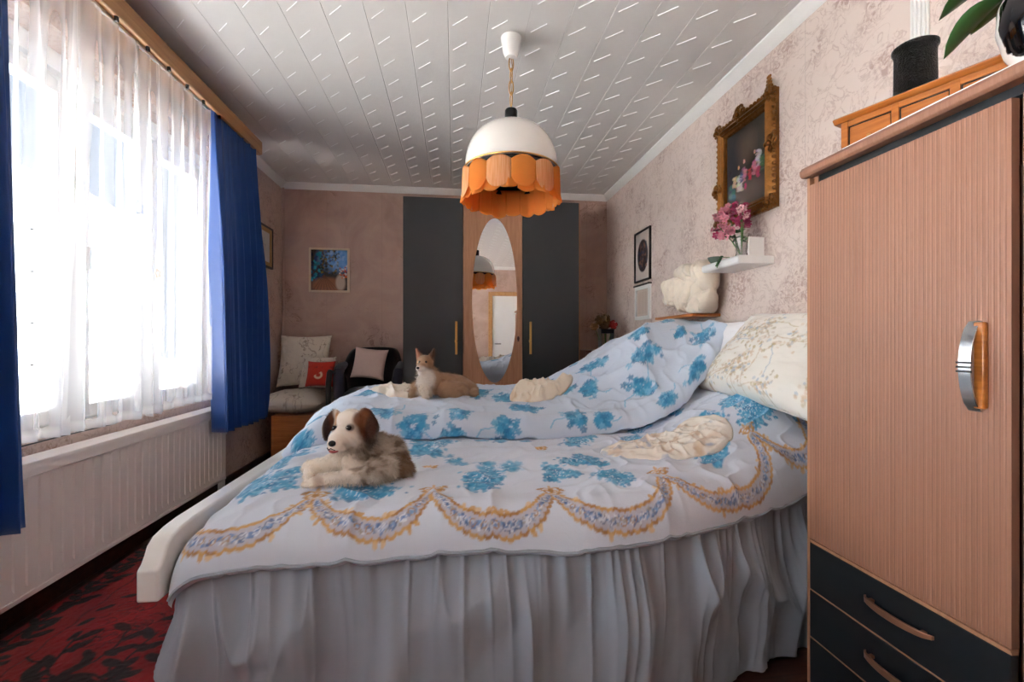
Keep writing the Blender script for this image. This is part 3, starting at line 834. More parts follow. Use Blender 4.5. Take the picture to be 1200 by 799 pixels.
for k, (a, b, r_) in enumerate(((-.294, .155, .055), (-.14, .035, .06), (0, .14, .05), (.188, .05, .055), (-.66, .03, .05), (-.02, -.03, .05), (.158, .46, .05), (.273, .40, .05), (1.0, .335, .06), (.894, .235, .055),
        (1.003, .09, .035), (1.172, .10, .045), (1.371, .22, .075), (1.06, .52, .05), (.745, .49, .055), (.71, .33, .045), (.521, .095, .055), (.69, .06, .035), (.342, .24, .055), (-.47, .10, .045), (-.1, .5, .05), (.5, .62, .05),
        (-.45, .5, .05), (.55, .42, .05), (-.75, .5, .05), (1.30, .55, .05), (.1, .8, .05), (.7, .8, .05), (-.62, .25, .045), (1.25, .36, .03))):
    sprig(pt, a, b, r_, 300 + k)
AA, BB = np.meshgrid(A, B, indexing='ij')
x, y, z = far_pt(AA, BB)
o = grid_obj('duvet', np.stack([x, y, z + H], -1), M['duvet'], col=pt.img)
tag(o, 'puffy pale blue duvet with turquoise flower sprigs on the far half of the bed', 'duvet', 'printed duvets')
# ---------------------------------------------------------------- soft things
def pillow_P(w, h, t, n=70, pinch=.10, seed=1, wr=.012):
    u = np.linspace(-1, 1, n); U, V = np.meshgrid(u, u, indexing='ij')
    def half(sg):
        k = (1 - np.abs(U) ** 2.6) * (1 - np.abs(V) ** 2.6)
        X = U * w / 2 * (1 - pinch * (1 - V ** 2) * np.abs(U) ** 4); Y = V * h / 2 * (1 - pinch * (1 - U ** 2) * np.abs(V) ** 4)
        e = 1 - k
        Z = sg * t / 2 * np.clip(k, 0, 1) ** .42
        Z = Z + sg * wr * (fbm(U * 2.2 + 7, V * 2.2 + sg, seed, 4)) * np.clip(k * 3, 0, 1)
        Z = Z + sg * wr * .6 * np.clip(np.abs(V) * np.abs(U) - .2, 0, 1) * vnoise(U * 11, V * 11, seed + 5)
        return np.stack([X, Y, Z], -1)
    return half(1), half(-1), U, V
def pillow(name, w, h, t, loc, rot, mat, colf=None, seed=1, pinch=.1, n=70, parent=None, wr=.012):
    T_, B_, U, V = pillow_P(w, h, t, n, pinch, seed, wr)
    P = np.concatenate([T_, B_[::-1]], 0)
    col = None
    if colf: c = colf(U * w / 2, V * h / 2); col = np.concatenate([c, c[::-1]], 0)
    o = grid_obj(name, P, mat, parent, col)
    bm = bmesh.new(); bm.from_mesh(o.data); bmesh.ops.remove_doubles(bm, verts=bm.verts, dist=2e-4); bmesh.ops.recalc_face_normals(bm, faces=bm.faces); bm.to_mesh(o.data); bm.free()
    for p_ in o.data.polygons: p_.use_smooth = True
    o.location = loc; o.rotation_euler = rot
    return o
def frame_rot(ex, ey):
    ex = Vector(ex).normalized(); ey = Vector(ey); ey = (ey - ex * ey.dot(ex)).normalized(); ez = ex.cross(ey)
    return Matrix((ex, ey, ez)).transposed().to_euler()
def toile(base, cols, seed, dens=1.0, sc=1.0):
    def f(U, V):
        a = U[:, 0]; b = V[0]
        p = Paint(a, b, base); q = random.Random(seed)
        ext_a, ext_b = a[-1] - a[0], b[-1] - b[0]
        for k in range(int(16 * dens)):
            ca, cb = a[0] + q.random() * ext_a, b[0] + q.random() * ext_b
            for j in range(26):
                an = q.uniform(0, 2*PI); r_ = q.random() * .055 * sc
                p.ell(ca + r_ * math.cos(an), cb + r_ * math.sin(an), q.uniform(.004, .010) * sc, q.uniform(.003, .006) * sc, q.uniform(0, PI), q.choice(cols), q.uniform(.3, .7))
            pts = [(ca, cb)]; an = q.uniform(0, 2*PI)
            for j in range(7): an += q.uniform(-.5, .5); pts.append((pts[-1][0] + .018*sc*math.cos(an), pts[-1][1] + .018*sc*math.sin(an)))
            p.line(pts, .0028 * sc, q.choice(cols), .5)
        return p.img
    return f
def crackle(base, line, seed, sc=14):
    def f(U, V):
        wu, wv = 1.1 * fbm(U * 9, V * 9, seed, 4), 1.1 * fbm(U * 9 + 5, V * 14, seed + 1, 4)
        w = np.abs(fbm(U * sc * .8 + wu, V * sc * .8 + wv, seed + 2, 4))
        k = np.clip(1 - w / .055, 0, 1) ** .6 * .7
        b = np.array(lin(base)); l = np.array(lin(line))
        return b + (l - b) * k[..., None]
    return f
M['print'] = colm('printed_cotton', .85, .2, .12, 500, .6)
# big floral pillow leaning on the headboard, near half
beige = [(196, 168, 132), (206, 180, 150), (176, 160, 130), (214, 190, 160), (150, 170, 190), (186, 170, 120)]
o = pillow('pillow', .50, .80, .20, (1.395, 1.80, H - .075), frame_rot((.66, -.04, .75), (-.05, 1, .02)), M['print'], toile((232, 227, 217), beige, 3, 2.0, 1.3), 2, n=150, wr=.016)
tag(o, 'large cream pillow with beige flowers behind the near duvet', 'pillow')
M['white_cotton'] = plain('white_cotton', (240, 240, 242), .8, var=.02, sheen=.1)
o = pillow('pillow', .42, .62, .13, (1.40, 2.36, H - .07), frame_rot((.5, 0, .8), (0, 1, 0)), M['white_cotton'], seed=5)
tag(o, 'white pillow with dark edge peeping out between the blue duvet and the cream pillow', 'pillow')
MB().tube([(-.20, -.30, .0), (-.10, -.315, .0), (.05, -.30, .002), (.20, -.315, 0)], .005, 6).build('dark_piping', M['black'], o)

def on_surface(fnz, cx, cy, pts, hgt, name, mat, colf, seed, n=90, lump=.5, rimfall=.5):
    """soft flat thing: a closed outline filled with a lumpy height, resting on fnz"""
    pts = np.array(pts, float); an = np.arctan2(pts[:, 1], pts[:, 0]); od = np.argsort(an); pts = pts[od]; an = an[od]; rd = np.hypot(*pts.T)
    th = np.linspace(-PI, PI, n * 2 + 1)[:-1]
    an3 = np.r_[an - 2*PI, an, an + 2*PI]; rd3 = np.r_[rd, rd, rd]
    rr = np.interp(th, an3, rd3); ker = np.array([1, 2, 3, 2, 1]) / 9.
    for _ in range(3): rr = np.convolve(np.r_[rr[-2:], rr, rr[:2]], ker, 'valid')
    q = np.linspace(0, 1, n // 2 + 1)
    TH, Qm = np.meshgrid(th, q, indexing='ij')
    RR = rr[:, None] * Qm
    X = RR * np.cos(TH); Y = RR * np.sin(TH)
    e = np.clip(1 - Qm ** 3, 0, 1) ** .62
    f = fbm(X * 9 + seed, Y * 9, seed, 4); w = 1 - np.abs(vnoise(X * 16 + 4 * Y, Y * 11 - 3 * X, seed + 3))
    w2 = 1 - np.abs(vnoise(X * 30 - 9 * Y, Y * 24 + 6 * X, seed + 4))
    top = hgt * e * (1 - lump * .5 + lump * f) + .60 * hgt * w ** 4 * e + .30 * hgt * w2 ** 4 * e
    base = fnz(cx + X, cy + Y) - .001
    Zt = base + np.maximum(top, .0)
    Zb = base + 0 * top
    P = np.concatenate([np.stack([cx + X, cy + Y, Zt], -1), np.stack([cx + X, cy + Y, Zb], -1)[:, ::-1][:, 1:]], 1)
    col = None
    if colf: c = colf(X, Y); col = np.concatenate([c, c[:, ::-1][:, 1:]], 1)
    return grid_obj(name, P, mat, col=col, closed_u=True)
def speckle(base, cols, seed, sc=60):
    def f(X, Y):
        b = np.array(lin(base)); img = np.empty(X.shape + (3,)); img[:] = b
        for k, c in enumerate(cols):
            m_ = ss(.25, .5, fbm(X * sc * .35 + k * 9, Y * sc * .35, seed + k, 3)) * .6
            img += (np.array(lin(c)) - img) * m_[..., None]
        return img
    return f
near_abs = lambda X, Y: near_top(X, Y) + H
def far_abs(X, Y):
    b = np.clip(Y - (far_edge_Y(X) + .08) + .14, .14, 2)
    return far_pt(X, b)[2] + H
a72 = R(-7.2)
def cam_out(pxs, sc, cx, cy, ky=1.0):      # outline given across / away, turned with the room
    return [(x, y * ky) for x, y in pxs]
o = on_surface(near_abs, .83, 1.66, [(-.30, -.02), (-.22, .07), (-.08, .13), (.05, .12), (.12, .17), (.20, .19), (.27, .10), (.24, -.02), (.16, -.10), (.02, -.12), (-.10, -.13), (-.20, -.10), (-.28, -.07)],
               .030, 'crumpled_cover', M['print'], speckle((234, 226, 214), [(196, 160, 120), (150, 170, 200), (206, 178, 146)], 5), 8)
tag(o, 'crumpled cream cloth with faint flowers lying on the near duvet', 'cloth')
M['fleece'] = colm('cream_fleece', .95, .4, .5, 260, .5)
o = on_surface(far_abs, .43, 2.32, [(-.15, -.05), (-.14, .03), (-.06, .07), (.05, .08), (.14, .09), (.21, .12), (.20, .06), (.12, -.02), (.03, -.07), (-.08, -.08)],
               .055, 'fleece_cushion', M['fleece'], speckle((228, 214, 194), [(206, 170, 132), (236, 226, 210)], 15, 40), 12)
tag(o, 'small flat cream fleece cushion on the far duvet in front of the mirror', 'cushion')
o = on_surface(far_abs, -.29, 2.42, [(-.16, .07), (-.10, .12), (.06, .10), (.13, .03), (.12, -.06), (.02, -.08), (-.06, -.02)],
               .030, 'folded_cloth', M['fleece'], speckle((224, 214, 200), [(190, 178, 160), (236, 230, 220)], 25, 40), 14)
tag(o, 'small cream cloth lying beside the pointed-eared dog', 'cloth')

# ---------------------------------------------------------------- animals
def blob_mesh(name, prims, voxel=.005, smooth_it=6, factor=.6):
    mb = MB()
    for pr in prims:
        if pr[0] == 'c':
            _, p0, r0, p1, r1 = pr; p0 = Vector(p0); p1 = Vector(p1)
            n_ = max(2, int((p1 - p0).length / (min(r0, r1) * .35)) + 1)
            for i in range(n_):
                f = i / (n_ - 1); mb.ball(p0.lerp(p1, f), r0 + (r1 - r0) * f, 14, 10)
        else:
            _, c, rr, rot = pr
            mb.ball(c, rr, 16, 12, mat=Euler(rot).to_matrix())
    me = bpy.data.meshes.new(name); me.from_pydata(mb.v, [], mb.f)
    o = bpy.data.objects.new('tmp', me); C.objects.link(o)
    rm = o.modifiers.new('r', 'REMESH'); rm.mode = 'VOXEL'; rm.voxel_size = voxel; rm.use_smooth_shade = True
    sm = o.modifiers.new('s', 'SMOOTH'); sm.iterations = smooth_it; sm.factor = factor
    dg = bpy.context.evaluated_depsgraph_get()
    res = bpy.data.meshes.new_from_object(o.evaluated_get(dg))
    bpy.data.objects.remove(o)
    res.name = name
    for p_ in res.polygons: p_.use_smooth = True
    return res
def blob_thing(name, prims, mat, colf, voxel=.005, sm=6, parent=None, loc=(0,0,0), rot=(0,0,0), disp=None):
    me = blob_mesh(name, prims, voxel, sm)
    n = len(me.vertices); co = np.empty(n * 3, np.float32); me.vertices.foreach_get('co', co); co = co.reshape(-1, 3)
    if disp is not None:
        nm = np.empty(n * 3, np.float32); me.vertices.foreach_get('normal', nm); nm = nm.reshape(-1, 3)
        me.vertices.foreach_set('co', (co + nm * disp(co)[:, None]).astype(np.float32).reshape(-1)); me.update()
    if colf is not None:
        ca = me.color_attributes.new('Col', 'FLOAT_COLOR', 'POINT'); c4 = np.ones((n, 4), np.float32); c4[:, :3] = colf(co); ca.data.foreach_set('color', c4.reshape(-1))
    me.materials.clear(); me.materials.append(mat)
    o = bpy.data.objects.new(name, me); C.objects.link(o); o.location = loc; o.rotation_euler = rot
    if parent is not None: o.parent = parent
    return o
def fur(parent, body, colf, n, length, width, seed, mat, skip=None, droop=.35, lenf=None):
    me = body.data; q = np.random.default_rng(seed)
    me.calc_loop_triangles(); nt_ = len(me.loop_triangles)
    tri = np.empty(nt_ * 3, np.int32); me.loop_triangles.foreach_get('vertices', tri); tri = tri.reshape(-1, 3)
    co = np.empty(len(me.vertices) * 3, np.float32); me.vertices.foreach_get('co', co); co = co.reshape(-1, 3)
    nr = np.empty(len(me.vertices) * 3, np.float32); me.vertices.foreach_get('normal', nr); nr = nr.reshape(-1, 3)
    A_, B_, C_ = co[tri[:, 0]], co[tri[:, 1]], co[tri[:, 2]]
    ar = np.linalg.norm(np.cross(B_ - A_, C_ - A_), axis=1)
    k = q.choice(nt_, n, p=ar / ar.sum()); u = q.random(n); v = q.random(n); f = u + v > 1; u[f] = 1 - u[f]; v[f] = 1 - v[f]
    p = A_[k] + (B_[k] - A_[k]) * u[:, None] + (C_[k] - A_[k]) * v[:, None]; nn = nr[tri[k, 0]]
    if skip is not None: keep = ~skip(p); p = p[keep]; nn = nn[keep]
    n = len(p)
    clump = np.stack([vnoise(p[:, 0]*70, p[:, 1]*70 + p[:, 2]*50, 3), vnoise(p[:, 1]*70, p[:, 2]*70, 4), vnoise(p[:, 2]*70, p[:, 0]*70, 5)], 1)
    d = nn * .55 + np.array([.25, .05, -droop]) + clump * .45 + q.normal(0, .12, (n, 3)); d /= np.linalg.norm(d, axis=1)[:, None]
    L_ = length * (.6 + .8 * q.random(n)) * (lenf(p) if lenf else 1)
    side = np.cross(d, q.normal(0, 1, (n, 3))); side /= np.linalg.norm(side, axis=1)[:, None]
    w_ = width
    V = np.stack([p - nn * .001 - side * w_, p - nn * .001 + side * w_, p + d * L_[:, None]], 1).reshape(-1, 3)
    m_ = bpy.data.meshes.new('fur'); m_.from_pydata(V.tolist(), [], np.arange(3 * n).reshape(-1, 3).tolist())
    c = colf(p) * (.82 + .3 * q.random((n, 1))); c4 = np.ones((3 * n, 4), np.float32); c4[:, :3] = np.repeat(c, 3, 0)
    ca = m_.color_attributes.new('Col', 'FLOAT_COLOR', 'POINT'); ca.data.foreach_set('color', c4.reshape(-1))
    m_.materials.append(mat)
    o = bpy.data.objects.new('fur', m_); C.objects.link(o); o.parent = parent; o['kind'] = 'stuff'
    return o
M['fur'] = colm('animal_fur', .9, .3, .4, 240, .4)
M['hair'] = colm('animal_hair', .85, .2, 0.0, 100)
M['nose'] = plain('wet_black_nose', (24, 18, 18), .2, var=0)
M['eye'] = plain('dark_eye', (16, 14, 16), .05, var=0, coat=1)
M['tongue'] = plain('pink_tongue', (176, 84, 78), .4, var=.05)
def lerp3(img, mask, c): img += (np.array(lin(c)) - img) * mask[:, None]; return img
def near_ball(p, c, r, s=.25): return 1 - ss(1 - s, 1 + s, np.linalg.norm((p - np.array(c)) / np.array(r), axis=1))
# puppy; local x to the right, y away from the camera, z up
def pup_col(p):
    img = np.empty((len(p), 3)); img[:] = lin((240, 231, 219))
    n_ = fbm(p[:, 0] * 40, p[:, 1] * 40 + p[:, 2] * 50, 5, 3)
    lerp3(img, ss(-.2, .5, n_) * .25, (214, 190, 160))
    body = ss(-.03, .05, p[:, 0] + .25 * n_ * .1) * (1 - ss(.13, .16, p[:, 2]))
    lerp3(img, body * (.65 + .3 * n_), (128, 106, 84))
    lerp3(img, body * ss(.1, .5, n_) * .5, (92, 72, 54))
    lerp3(img, near_ball(p, (.125, .02, .035), (.036, .05, .05)) * (.8 + .2 * n_), (112, 74, 36))
    lerp3(img, near_ball(p, (-.135, -.05, .010), (.022, .03, .018)) * .8, (176, 112, 62))
    lerp3(img, near_ball(p, (-.11, -.07, .016), (.022, .02, .018)) * .5, (150, 112, 80))
    # head: white blaze, dark patches by the ears
    h = np.stack([(p[:, 0] + .024) / 1.16 - .022, (p[:, 1] + .035) / 1.16 - .03, (p[:, 2] - .168) / 1.16 + .140], 1)
    lerp3(img, near_ball(h, (.030, -.04, .155), (.028, .06, .052)), (112, 60, 28))
    lerp3(img, near_ball(h, (.014, -.05, .168), (.020, .05, .022)) * .9, (122, 70, 34))
    lerp3(img, near_ball(h, (.042, -.04, .130), (.022, .05, .052)) * (.75 + .2 * n_), (38, 22, 15))
    lerp3(img, near_ball(h, (-.074, -.04, .150), (.017, .06, .050)), (92, 48, 24))
    lerp3(img, near_ball(h, (-.080, -.04, .135), (.012, .06, .040)) * .7, (36, 22, 16))
    lerp3(img, near_ball(h, (-.052, -.06, .158), (.0055, .03, .030)) * .85, (198, 136, 66))
    lerp3(img, near_ball(h, (-.010, -.07, .148), (.010, .02, .010)) * .7, (70, 46, 34))
    lerp3(img, near_ball(h, (-.048, -.07, .146), (.009, .02, .009)) * .6, (100, 74, 58))
    return np.clip(img, 0, 1)
pz = near_z(-.30, 1.50)
pup = thing('puppy', 'shaggy white and brown puppy with floppy ears lying on the near duvet', 'dog', (-.285, 1.475, pz - .004), (0, 0, a72))
hd = (-.022, -.03, .140)
prims = [('c', (.0, .03, .085), .062, (.065, .05, .062), .060), ('c', (.0, .02, .10), .05, (-.01, .0, .14), .042), ('c', (.065, .05, .06), .060, (.095, .03, .045), .042),
         ('c', (-.005, .0, .095), .048, (-.02, -.02, .125), .040), ('c', (-.02, -.01, .06), .045, (.02, .0, .045), .04),
         ('c', (-.05, .0, .065), .036, (-.12, .0, .040), .030), ('c', (-.12, .0, .040), .028, (-.165, -.005, .036), .024), ('c', (-.160, -.01, .036), .022, (-.145, -.05, .018), .017), ('c', (-.145, -.05, .018), .016, (-.137, -.075, .012), .014),
         ('c', (.06, -.04, .030), .032, (-.02, -.055, .024), .022), ('c', (-.02, -.055, .024), .021, (-.105, -.065, .018), .017), ('c', (-.105, -.065, .018), .019, (-.125, -.078, .013), .014),
         ('c', (.045, -.02, .035), .042, (.085, -.01, .035), .040), ('c', (.095, .02, .035), .034, (.128, .01, .026), .028)]
def HP(x, y, z): return ((x + .022) * 1.16 - .024, (y + .03) * 1.16 - .035, (z - .140) * 1.16 + .168)
hk_ = 1.16
def E(c, r_, rot=(0, 0, 0)): return ('e', HP(*c), tuple(v * hk_ for v in r_), rot)
def CC(a_, ra_, b_, rb_): return ('c', HP(*a_), ra_ * hk_, HP(*b_), rb_ * hk_)
prims += [E(hd, (.047, .046, .047)), CC((-.028, -.062, .126), .033, (-.036, -.094, .112), .023), CC((-.032, -.075, .105), .022, (-.037, -.089, .100), .017),
         E((-.022, -.05, .165), (.032, .03, .022), (.3, 0, 0)), E((-.050, -.068, .118), (.018, .02, .018)), E((-.012, -.068, .118), (.020, .022, .020)), E((.012, -.045, .105), (.024, .025, .03)),
         E((.022, -.040, .176), (.022, .014, .014), (0, .7, 0)), E((.036, -.048, .150), (.020, .008, .032), (0, -.35, 0)), E((.042, -.052, .124), (.012, .006, .026), (0, .1, 0)),
         E((-.064, -.040, .174), (.018, .012, .013), (0, -.8, 0)), E((-.078, -.046, .148), (.014, .007, .032), (0, .30, 0)), E((-.082, -.048, .126), (.009, .005, .020), (0, 0, 0))]
for dx in (-.010, .0, .010):
    prims.append(('e', (-.137 + dx, -.086, .009), (.0065, .012, .009), (0, 0, 0))); prims.append(('e', (-.128 + dx, -.088, .010), (.0065, .011, .009), (0, 0, 0)))
dsp = lambda co: .0022 * fbm(co[:, 0] * 90, co[:, 1] * 90 + co[:, 2] * 80, 2, 3).astype(np.float32) * (co[:, 2] < .11)
body = blob_thing('body', prims, M['fur'], pup_col, .0032, 4, pup, disp=dsp)
face = lambda p: (p[:, 1] < -.055) & (p[:, 2] > .115) & (np.abs(p[:, 0] + .034) < .046)
fur(pup, body, pup_col, 24000, .014, .0006, 3, M['hair'], skip=face, lenf=lambda p: np.where(p[:, 2] > .15, .45, 1.0) * np.where(p[:, 0] < -.09, .5, 1))
MB().ball(HP(-.038, -.118, .117), (.0108, .0085, .0088), 14, 10).build('nose', M['nose'], pup)
for ex, ez, ey in ((-.0475, .1465, -.0765), (-.0115, .148, -.0785)):
    c_ = HP(ex, ey, ez)
    e = MB().ball(c_, .0086, 14, 10).build('eye', M['eye'], pup)
    MB().ball((c_[0] - .002, c_[1] - .008, c_[2] + .003), .0015, 6, 5).build('catchlight', M['white_gloss'], e)
MB().ball(HP(-.039, -.105, .0965), (.015, .011, .0055), 14, 8, mat=Euler((.25, 0, 0)).to_matrix()).build('tongue', M['tongue'], pup)
MB().tube([HP(*c_) for c_ in ((-.056, -.103, .103), (-.050, -.111, .0995), (-.043, -.1145, .104), (-.034, -.112, .0995), (-.020, -.100, .105))], .0016, 6).build('lips', M['nose'], pup)

def dog2_col(p):
    img = np.empty((len(p), 3)); img[:] = lin((176, 142, 112))
    n_ = fbm(p[:, 0] * 30, p[:, 1] * 30 + p[:, 2] * 36, 15, 3)
    lerp3(img, ss(-.1, .6, n_) * .45, (128, 92, 66))
    lerp3(img, near_ball(p, (-.055, -.07, .10), (.05, .06, .055)), (232, 224, 214))
    lerp3(img, near_ball(p, (-.055, -.09, .03), (.04, .06, .045)) * .9, (230, 216, 200))
    lerp3(img, near_ball(p, (-.075, -.105, .152), (.03, .035, .02)) * .9, (226, 216, 204))
    lerp3(img, near_ball(p, (-.03, -.06, .20), (.03, .04, .05)) * .6, (140, 92, 54))
    lerp3(img, near_ball(p, (-.018, -.05, .235), (.016, .03, .04)) * .8, (54, 34, 24))
    lerp3(img, near_ball(p, (-.098, -.055, .225), (.014, .03, .04)) * .7, (150, 84, 62))
    return np.clip(img, 0, 1)
dz = float(far_abs(np.array(-.10), np.array(2.38)))
dog = thing('small_dog', 'small tan dog with pointed ears and white ruff on the far duvet', 'dog', (-.085, 2.40, dz - .006), (0, 0, a72))
prims = [('c', (-.02, .0, .075), .058, (.10, .03, .055), .058), ('c', (.10, .03, .055), .058, (.165, .02, .035), .042), ('c', (.05, -.03, .04), .05, (.12, -.02, .035), .045),
         ('c', (-.03, -.02, .09), .055, (-.055, -.045, .14), .042), ('c', (-.06, -.05, .08), .045, (-.055, -.06, .05), .04),
         ('c', (-.055, -.06, .05), .03, (-.045, -.10, .022), .021), ('c', (-.10, -.03, .05), .035, (-.115, -.07, .022), .026),
         ('e', (-.058, -.055, .180), (.044, .042, .040), (0, 0, 0)), ('c', (-.062, -.08, .168), .027, (-.075, -.118, .155), .017),
         ('c', (-.030, -.045, .205), .018, (-.012, -.045, .252), .005), ('c', (-.086, -.045, .205), .018, (-.104, -.045, .252), .005),
         ('c', (.165, .02, .03), .035, (.19, -.02, .022), .022)]
body = blob_thing('body', prims, M['fur'], dog2_col, .0042, 4, dog)
fur(dog, body, dog2_col, 9000, .014, .0009, 5, M['hair'], skip=lambda p: (p[:, 1] < -.085) & (p[:, 2] > .14), lenf=lambda p: np.where((p[:, 2] < .15) & (p[:, 0] < .0), 1.5, .7))
MB().ball((-.077, -.136, .158), (.0075, .006, .006), 12, 8).build('nose', M['nose'], dog)
for ex in (-.079, -.045): MB().ball((ex, -.0925, .186), .0062, 12, 8).build('eye', M['eye'], dog)
MB().tube([(-.088, -.122, .147), (-.076, -.133, .147), (-.064, -.122, .146)], .0013, 6).build('lips', M['nose'], dog)

# ---------------------------------------------------------------- knitted blanket on the little wall shelf by the bed head
sh = MB().box((1.43, 2.60, H + .150), (XR, 3.12, H + .168)).build('wall_shelf', M['honey'], bevel=.003); tag(sh, 'small brown wooden wall shelf under the cream blanket', 'shelf')
M['knit_hem'] = plain('knitted_hem', (212, 192, 166), .95, var=.15, vs=80)
M['knit'] = colm('cream_knit', .95, .3, .6, 150, .5)
n, m = 200, 170
Sg = np.linspace(0, 1, n); Tg = np.linspace(0, 2*PI, m + 1)[:-1]
S, T_ = np.meshgrid(Sg, Tg, indexing='ij')
Yc = -.30 + .60 * S
hh = .150 + .022 * np.exp(-((S - .16) / .14) ** 2) + .008 * vnoise(S * 6, S * 0, 2) - .035 * ss(.55, .62, S)
ww = .075 + .02 * np.exp(-((S - .2) / .2) ** 2)
endc = np.clip(1 - np.abs(2 * S - 1) ** 9, 0, 1) ** .5
sx_, cz_ = np.cos(T_), np.sin(T_)
ex = np.sign(sx_) * np.abs(sx_) ** .6; ez = np.sign(cz_) * np.abs(cz_) ** .55
Xc = -ex * ww * endc; Zc = .165 + ez * hh * endc
zz_ = Zc * 1.0
wx_ = .8 * vnoise(S * 3, zz_ * 8, 3)
fold = .022 * vnoise(S * 7 + wx_, zz_ * 9, 60) - (1 - np.abs(vnoise(S * 7 + 3 * zz_ + wx_, zz_ * 3, 61))) ** 9 * .045 - (1 - np.abs(vnoise(S * 13 + 9 * zz_ + wx_, zz_ * 9 - 3 * S, 62))) ** 9 * .022 + .010 * fbm(S * 9, zz_ * 22, 63, 3)
step = .022 * (ss(.50, .53, S) - ss(.24, .26, S)) * 0 - .020 * ss(.56, .60, S)      # overlapping layers
ribs = .0016 * np.sin(zz_ * 520) * np.sin(S * 300)
d_ = (fold + step + ribs) * endc
Xc = Xc - sx_ * d_; Zc = np.maximum(Zc + cz_ * d_ * .8, .002)
P = np.stack([Xc, Yc, Zc], -1).transpose(1, 0, 2)
col = np.array(lin((228, 214, 196))) * (1 + .10 * fbm(S * 30, zz_ * 60, 6, 3))[..., None]
o = grid_obj('knitted_blanket', P, M['knit'], col=col.transpose(1, 0, 2), closed_u=True); o.location = (1.50, 2.80, H + .168)
for k_, (s0, amp_, zt0) in enumerate(((.30, .05, .30), (.62, -.06, .26))):
    j_ = [(min(n - 1, max(0, int((s0 + amp_ * math.sin(q_ * 2.6) + .10 * q_) * n))), int((m / 2) * (.18 + .60 * q_) + m * .0)) for q_ in np.linspace(0, 1, 26)]
    pts = [tuple(P[(m // 4 + b_) % m, a_] + np.array([-.004, 0, 0])) for a_, b_ in j_]
    MB().tube(pts, .007, 7).build('knitted_hem', M['knit_hem'], o)
tag(o, 'cream knitted blanket bundled on the small brown wall shelf', 'blanket')

# ---------------------------------------------------------------- white shelf with the flowers
s_ = MB().prism([(XR, H + .395), (XR, H + .435), (1.425, H + .435), (1.415, H + .425), (1.415, H + .40), (1.425, H + .392)], 'y', 2.13, 2.47).build('wall_shelf', M['white_gloss'], bevel=.003)
tag(s_, 'short white wall shelf carrying the vase of pink flowers', 'shelf')
g, t, p = nt('clear_glass'); p.inputs['Base Color'].default_value = (.93, .97, .95, 1); p.inputs['Roughness'].default_value = .03; p.inputs['Transmission Weight'].default_value = .95; p.inputs['IOR'].default_value = 1.4
M['clear'] = g
M['leafm'] = plain('green_leaf', (48, 98, 40), .4, var=.25, vs=20)
M['stem'] = plain('green_stem', (84, 124, 58), .5, var=.1)
vz = H + .436
va = thing('flower_vase', 'clear glass vase on the white wall shelf', 'vase', (1.515, 2.25, vz))
MB().lathe([(.0, .002), (.030, .0), (.032, .01), (.026, .035), (.030, .08), (.036, .115), (.040, .13), (.037, .13), (.033, .115), (.027, .08), (.023, .036), (.028, .012), (0, .008)], n=28).build('glass_body', M['clear'], va)
fl = thing('flower_bouquet', 'bouquet of pink and magenta stocks in the glass vase', 'flowers', (1.515, 2.25, vz))
M['pink'] = plain('pink_petals', (236, 150, 168), .6, var=.12, vs=60, sheen=.2); M['magenta'] = plain('magenta_petals', (184, 34, 98), .6, var=.2, vs=60, sheen=.2); M['palepink'] = plain('pale_pink_petals', (240, 190, 196), .6, var=.1)
def bloom(mb, c, r_, q):
    c = Vector(c); nrm = Vector((q.uniform(-1, .2), q.uniform(-1, .4), q.uniform(-.4, 1))).normalized(); u = nrm.orthogonal().normalized(); w = nrm.cross(u)
    for ring in (0, 1):
        for k in range(5):
            an = k * 2 * PI / 5 + ring * .6 + q.uniform(-.2, .2); rr = r_ * (1 - .35 * ring)
            d = u * math.cos(an) + w * math.sin(an); e = u * -math.sin(an) + w * math.cos(an)
            lift = nrm * r_ * (.15 + .35 * ring)
            mb.add([c, c + d * rr * .55 + e * rr * .42 + lift * .5, c + d * rr * 1.0 + e * rr * .30 + lift * q.uniform(.3, 1.2), c + d * rr * 1.08 + lift * q.uniform(.5, 1.3), c + d * rr - e * rr * .30 + lift * q.uniform(.3, 1.2), c + d * rr * .55 - e * rr * .42 + lift * .5], [(0,1,2,3), (0,3,4,5)])
q = random.Random(2)
# (dy along the wall, z centre, half height, radius, material); near the camera = smaller y = further right in the picture
for (dx, dy, z_, hh, rr, mt, lab) in ((-.07, .10, .20, .05, .035, 'pink', None), (-.06, .02, .22, .085, .042, 'pink', None), (-.02, -.03, .24, .07, .036, 'magenta', 'magenta flower spike'), (-.04, .12, .17, .035, .03, 'magenta', 'magenta flower spike'),
                          (-.05, -.07, .21, .05, .036, 'magenta', 'magenta flower spike'), (-.08, .02, .15, .04, .035, 'pink', None), (-.04, -.08, .17, .035, .03, 'magenta', 'magenta flower spike'), (-.06, -.10, .22, .02, .028, 'palepink', None), (-.03, .06, .25, .03, .03, 'magenta', 'magenta flower spike')):
    mb = MB()
    for k in range(int(hh / .0035)):
        an = q.uniform(0, 2*PI); zz = q.uniform(-hh, hh); r2 = rr * math.sqrt(max(.1, 1 - (zz / hh) ** 2 * .7))
        bloom(mb, (dx + r2 * math.cos(an), dy + r2 * math.sin(an), z_ + zz), q.uniform(.014, .020), q)
    o = mb.build('flower_spike', M[mt], fl, smooth=60)
    if lab: o['label'] = lab
    MB().tube([(0, 0, .01), (dx * .4, dy * .4, .10), (dx, dy, z_)], .002, 5).build('stem', M['stem'], fl)
mb = MB()
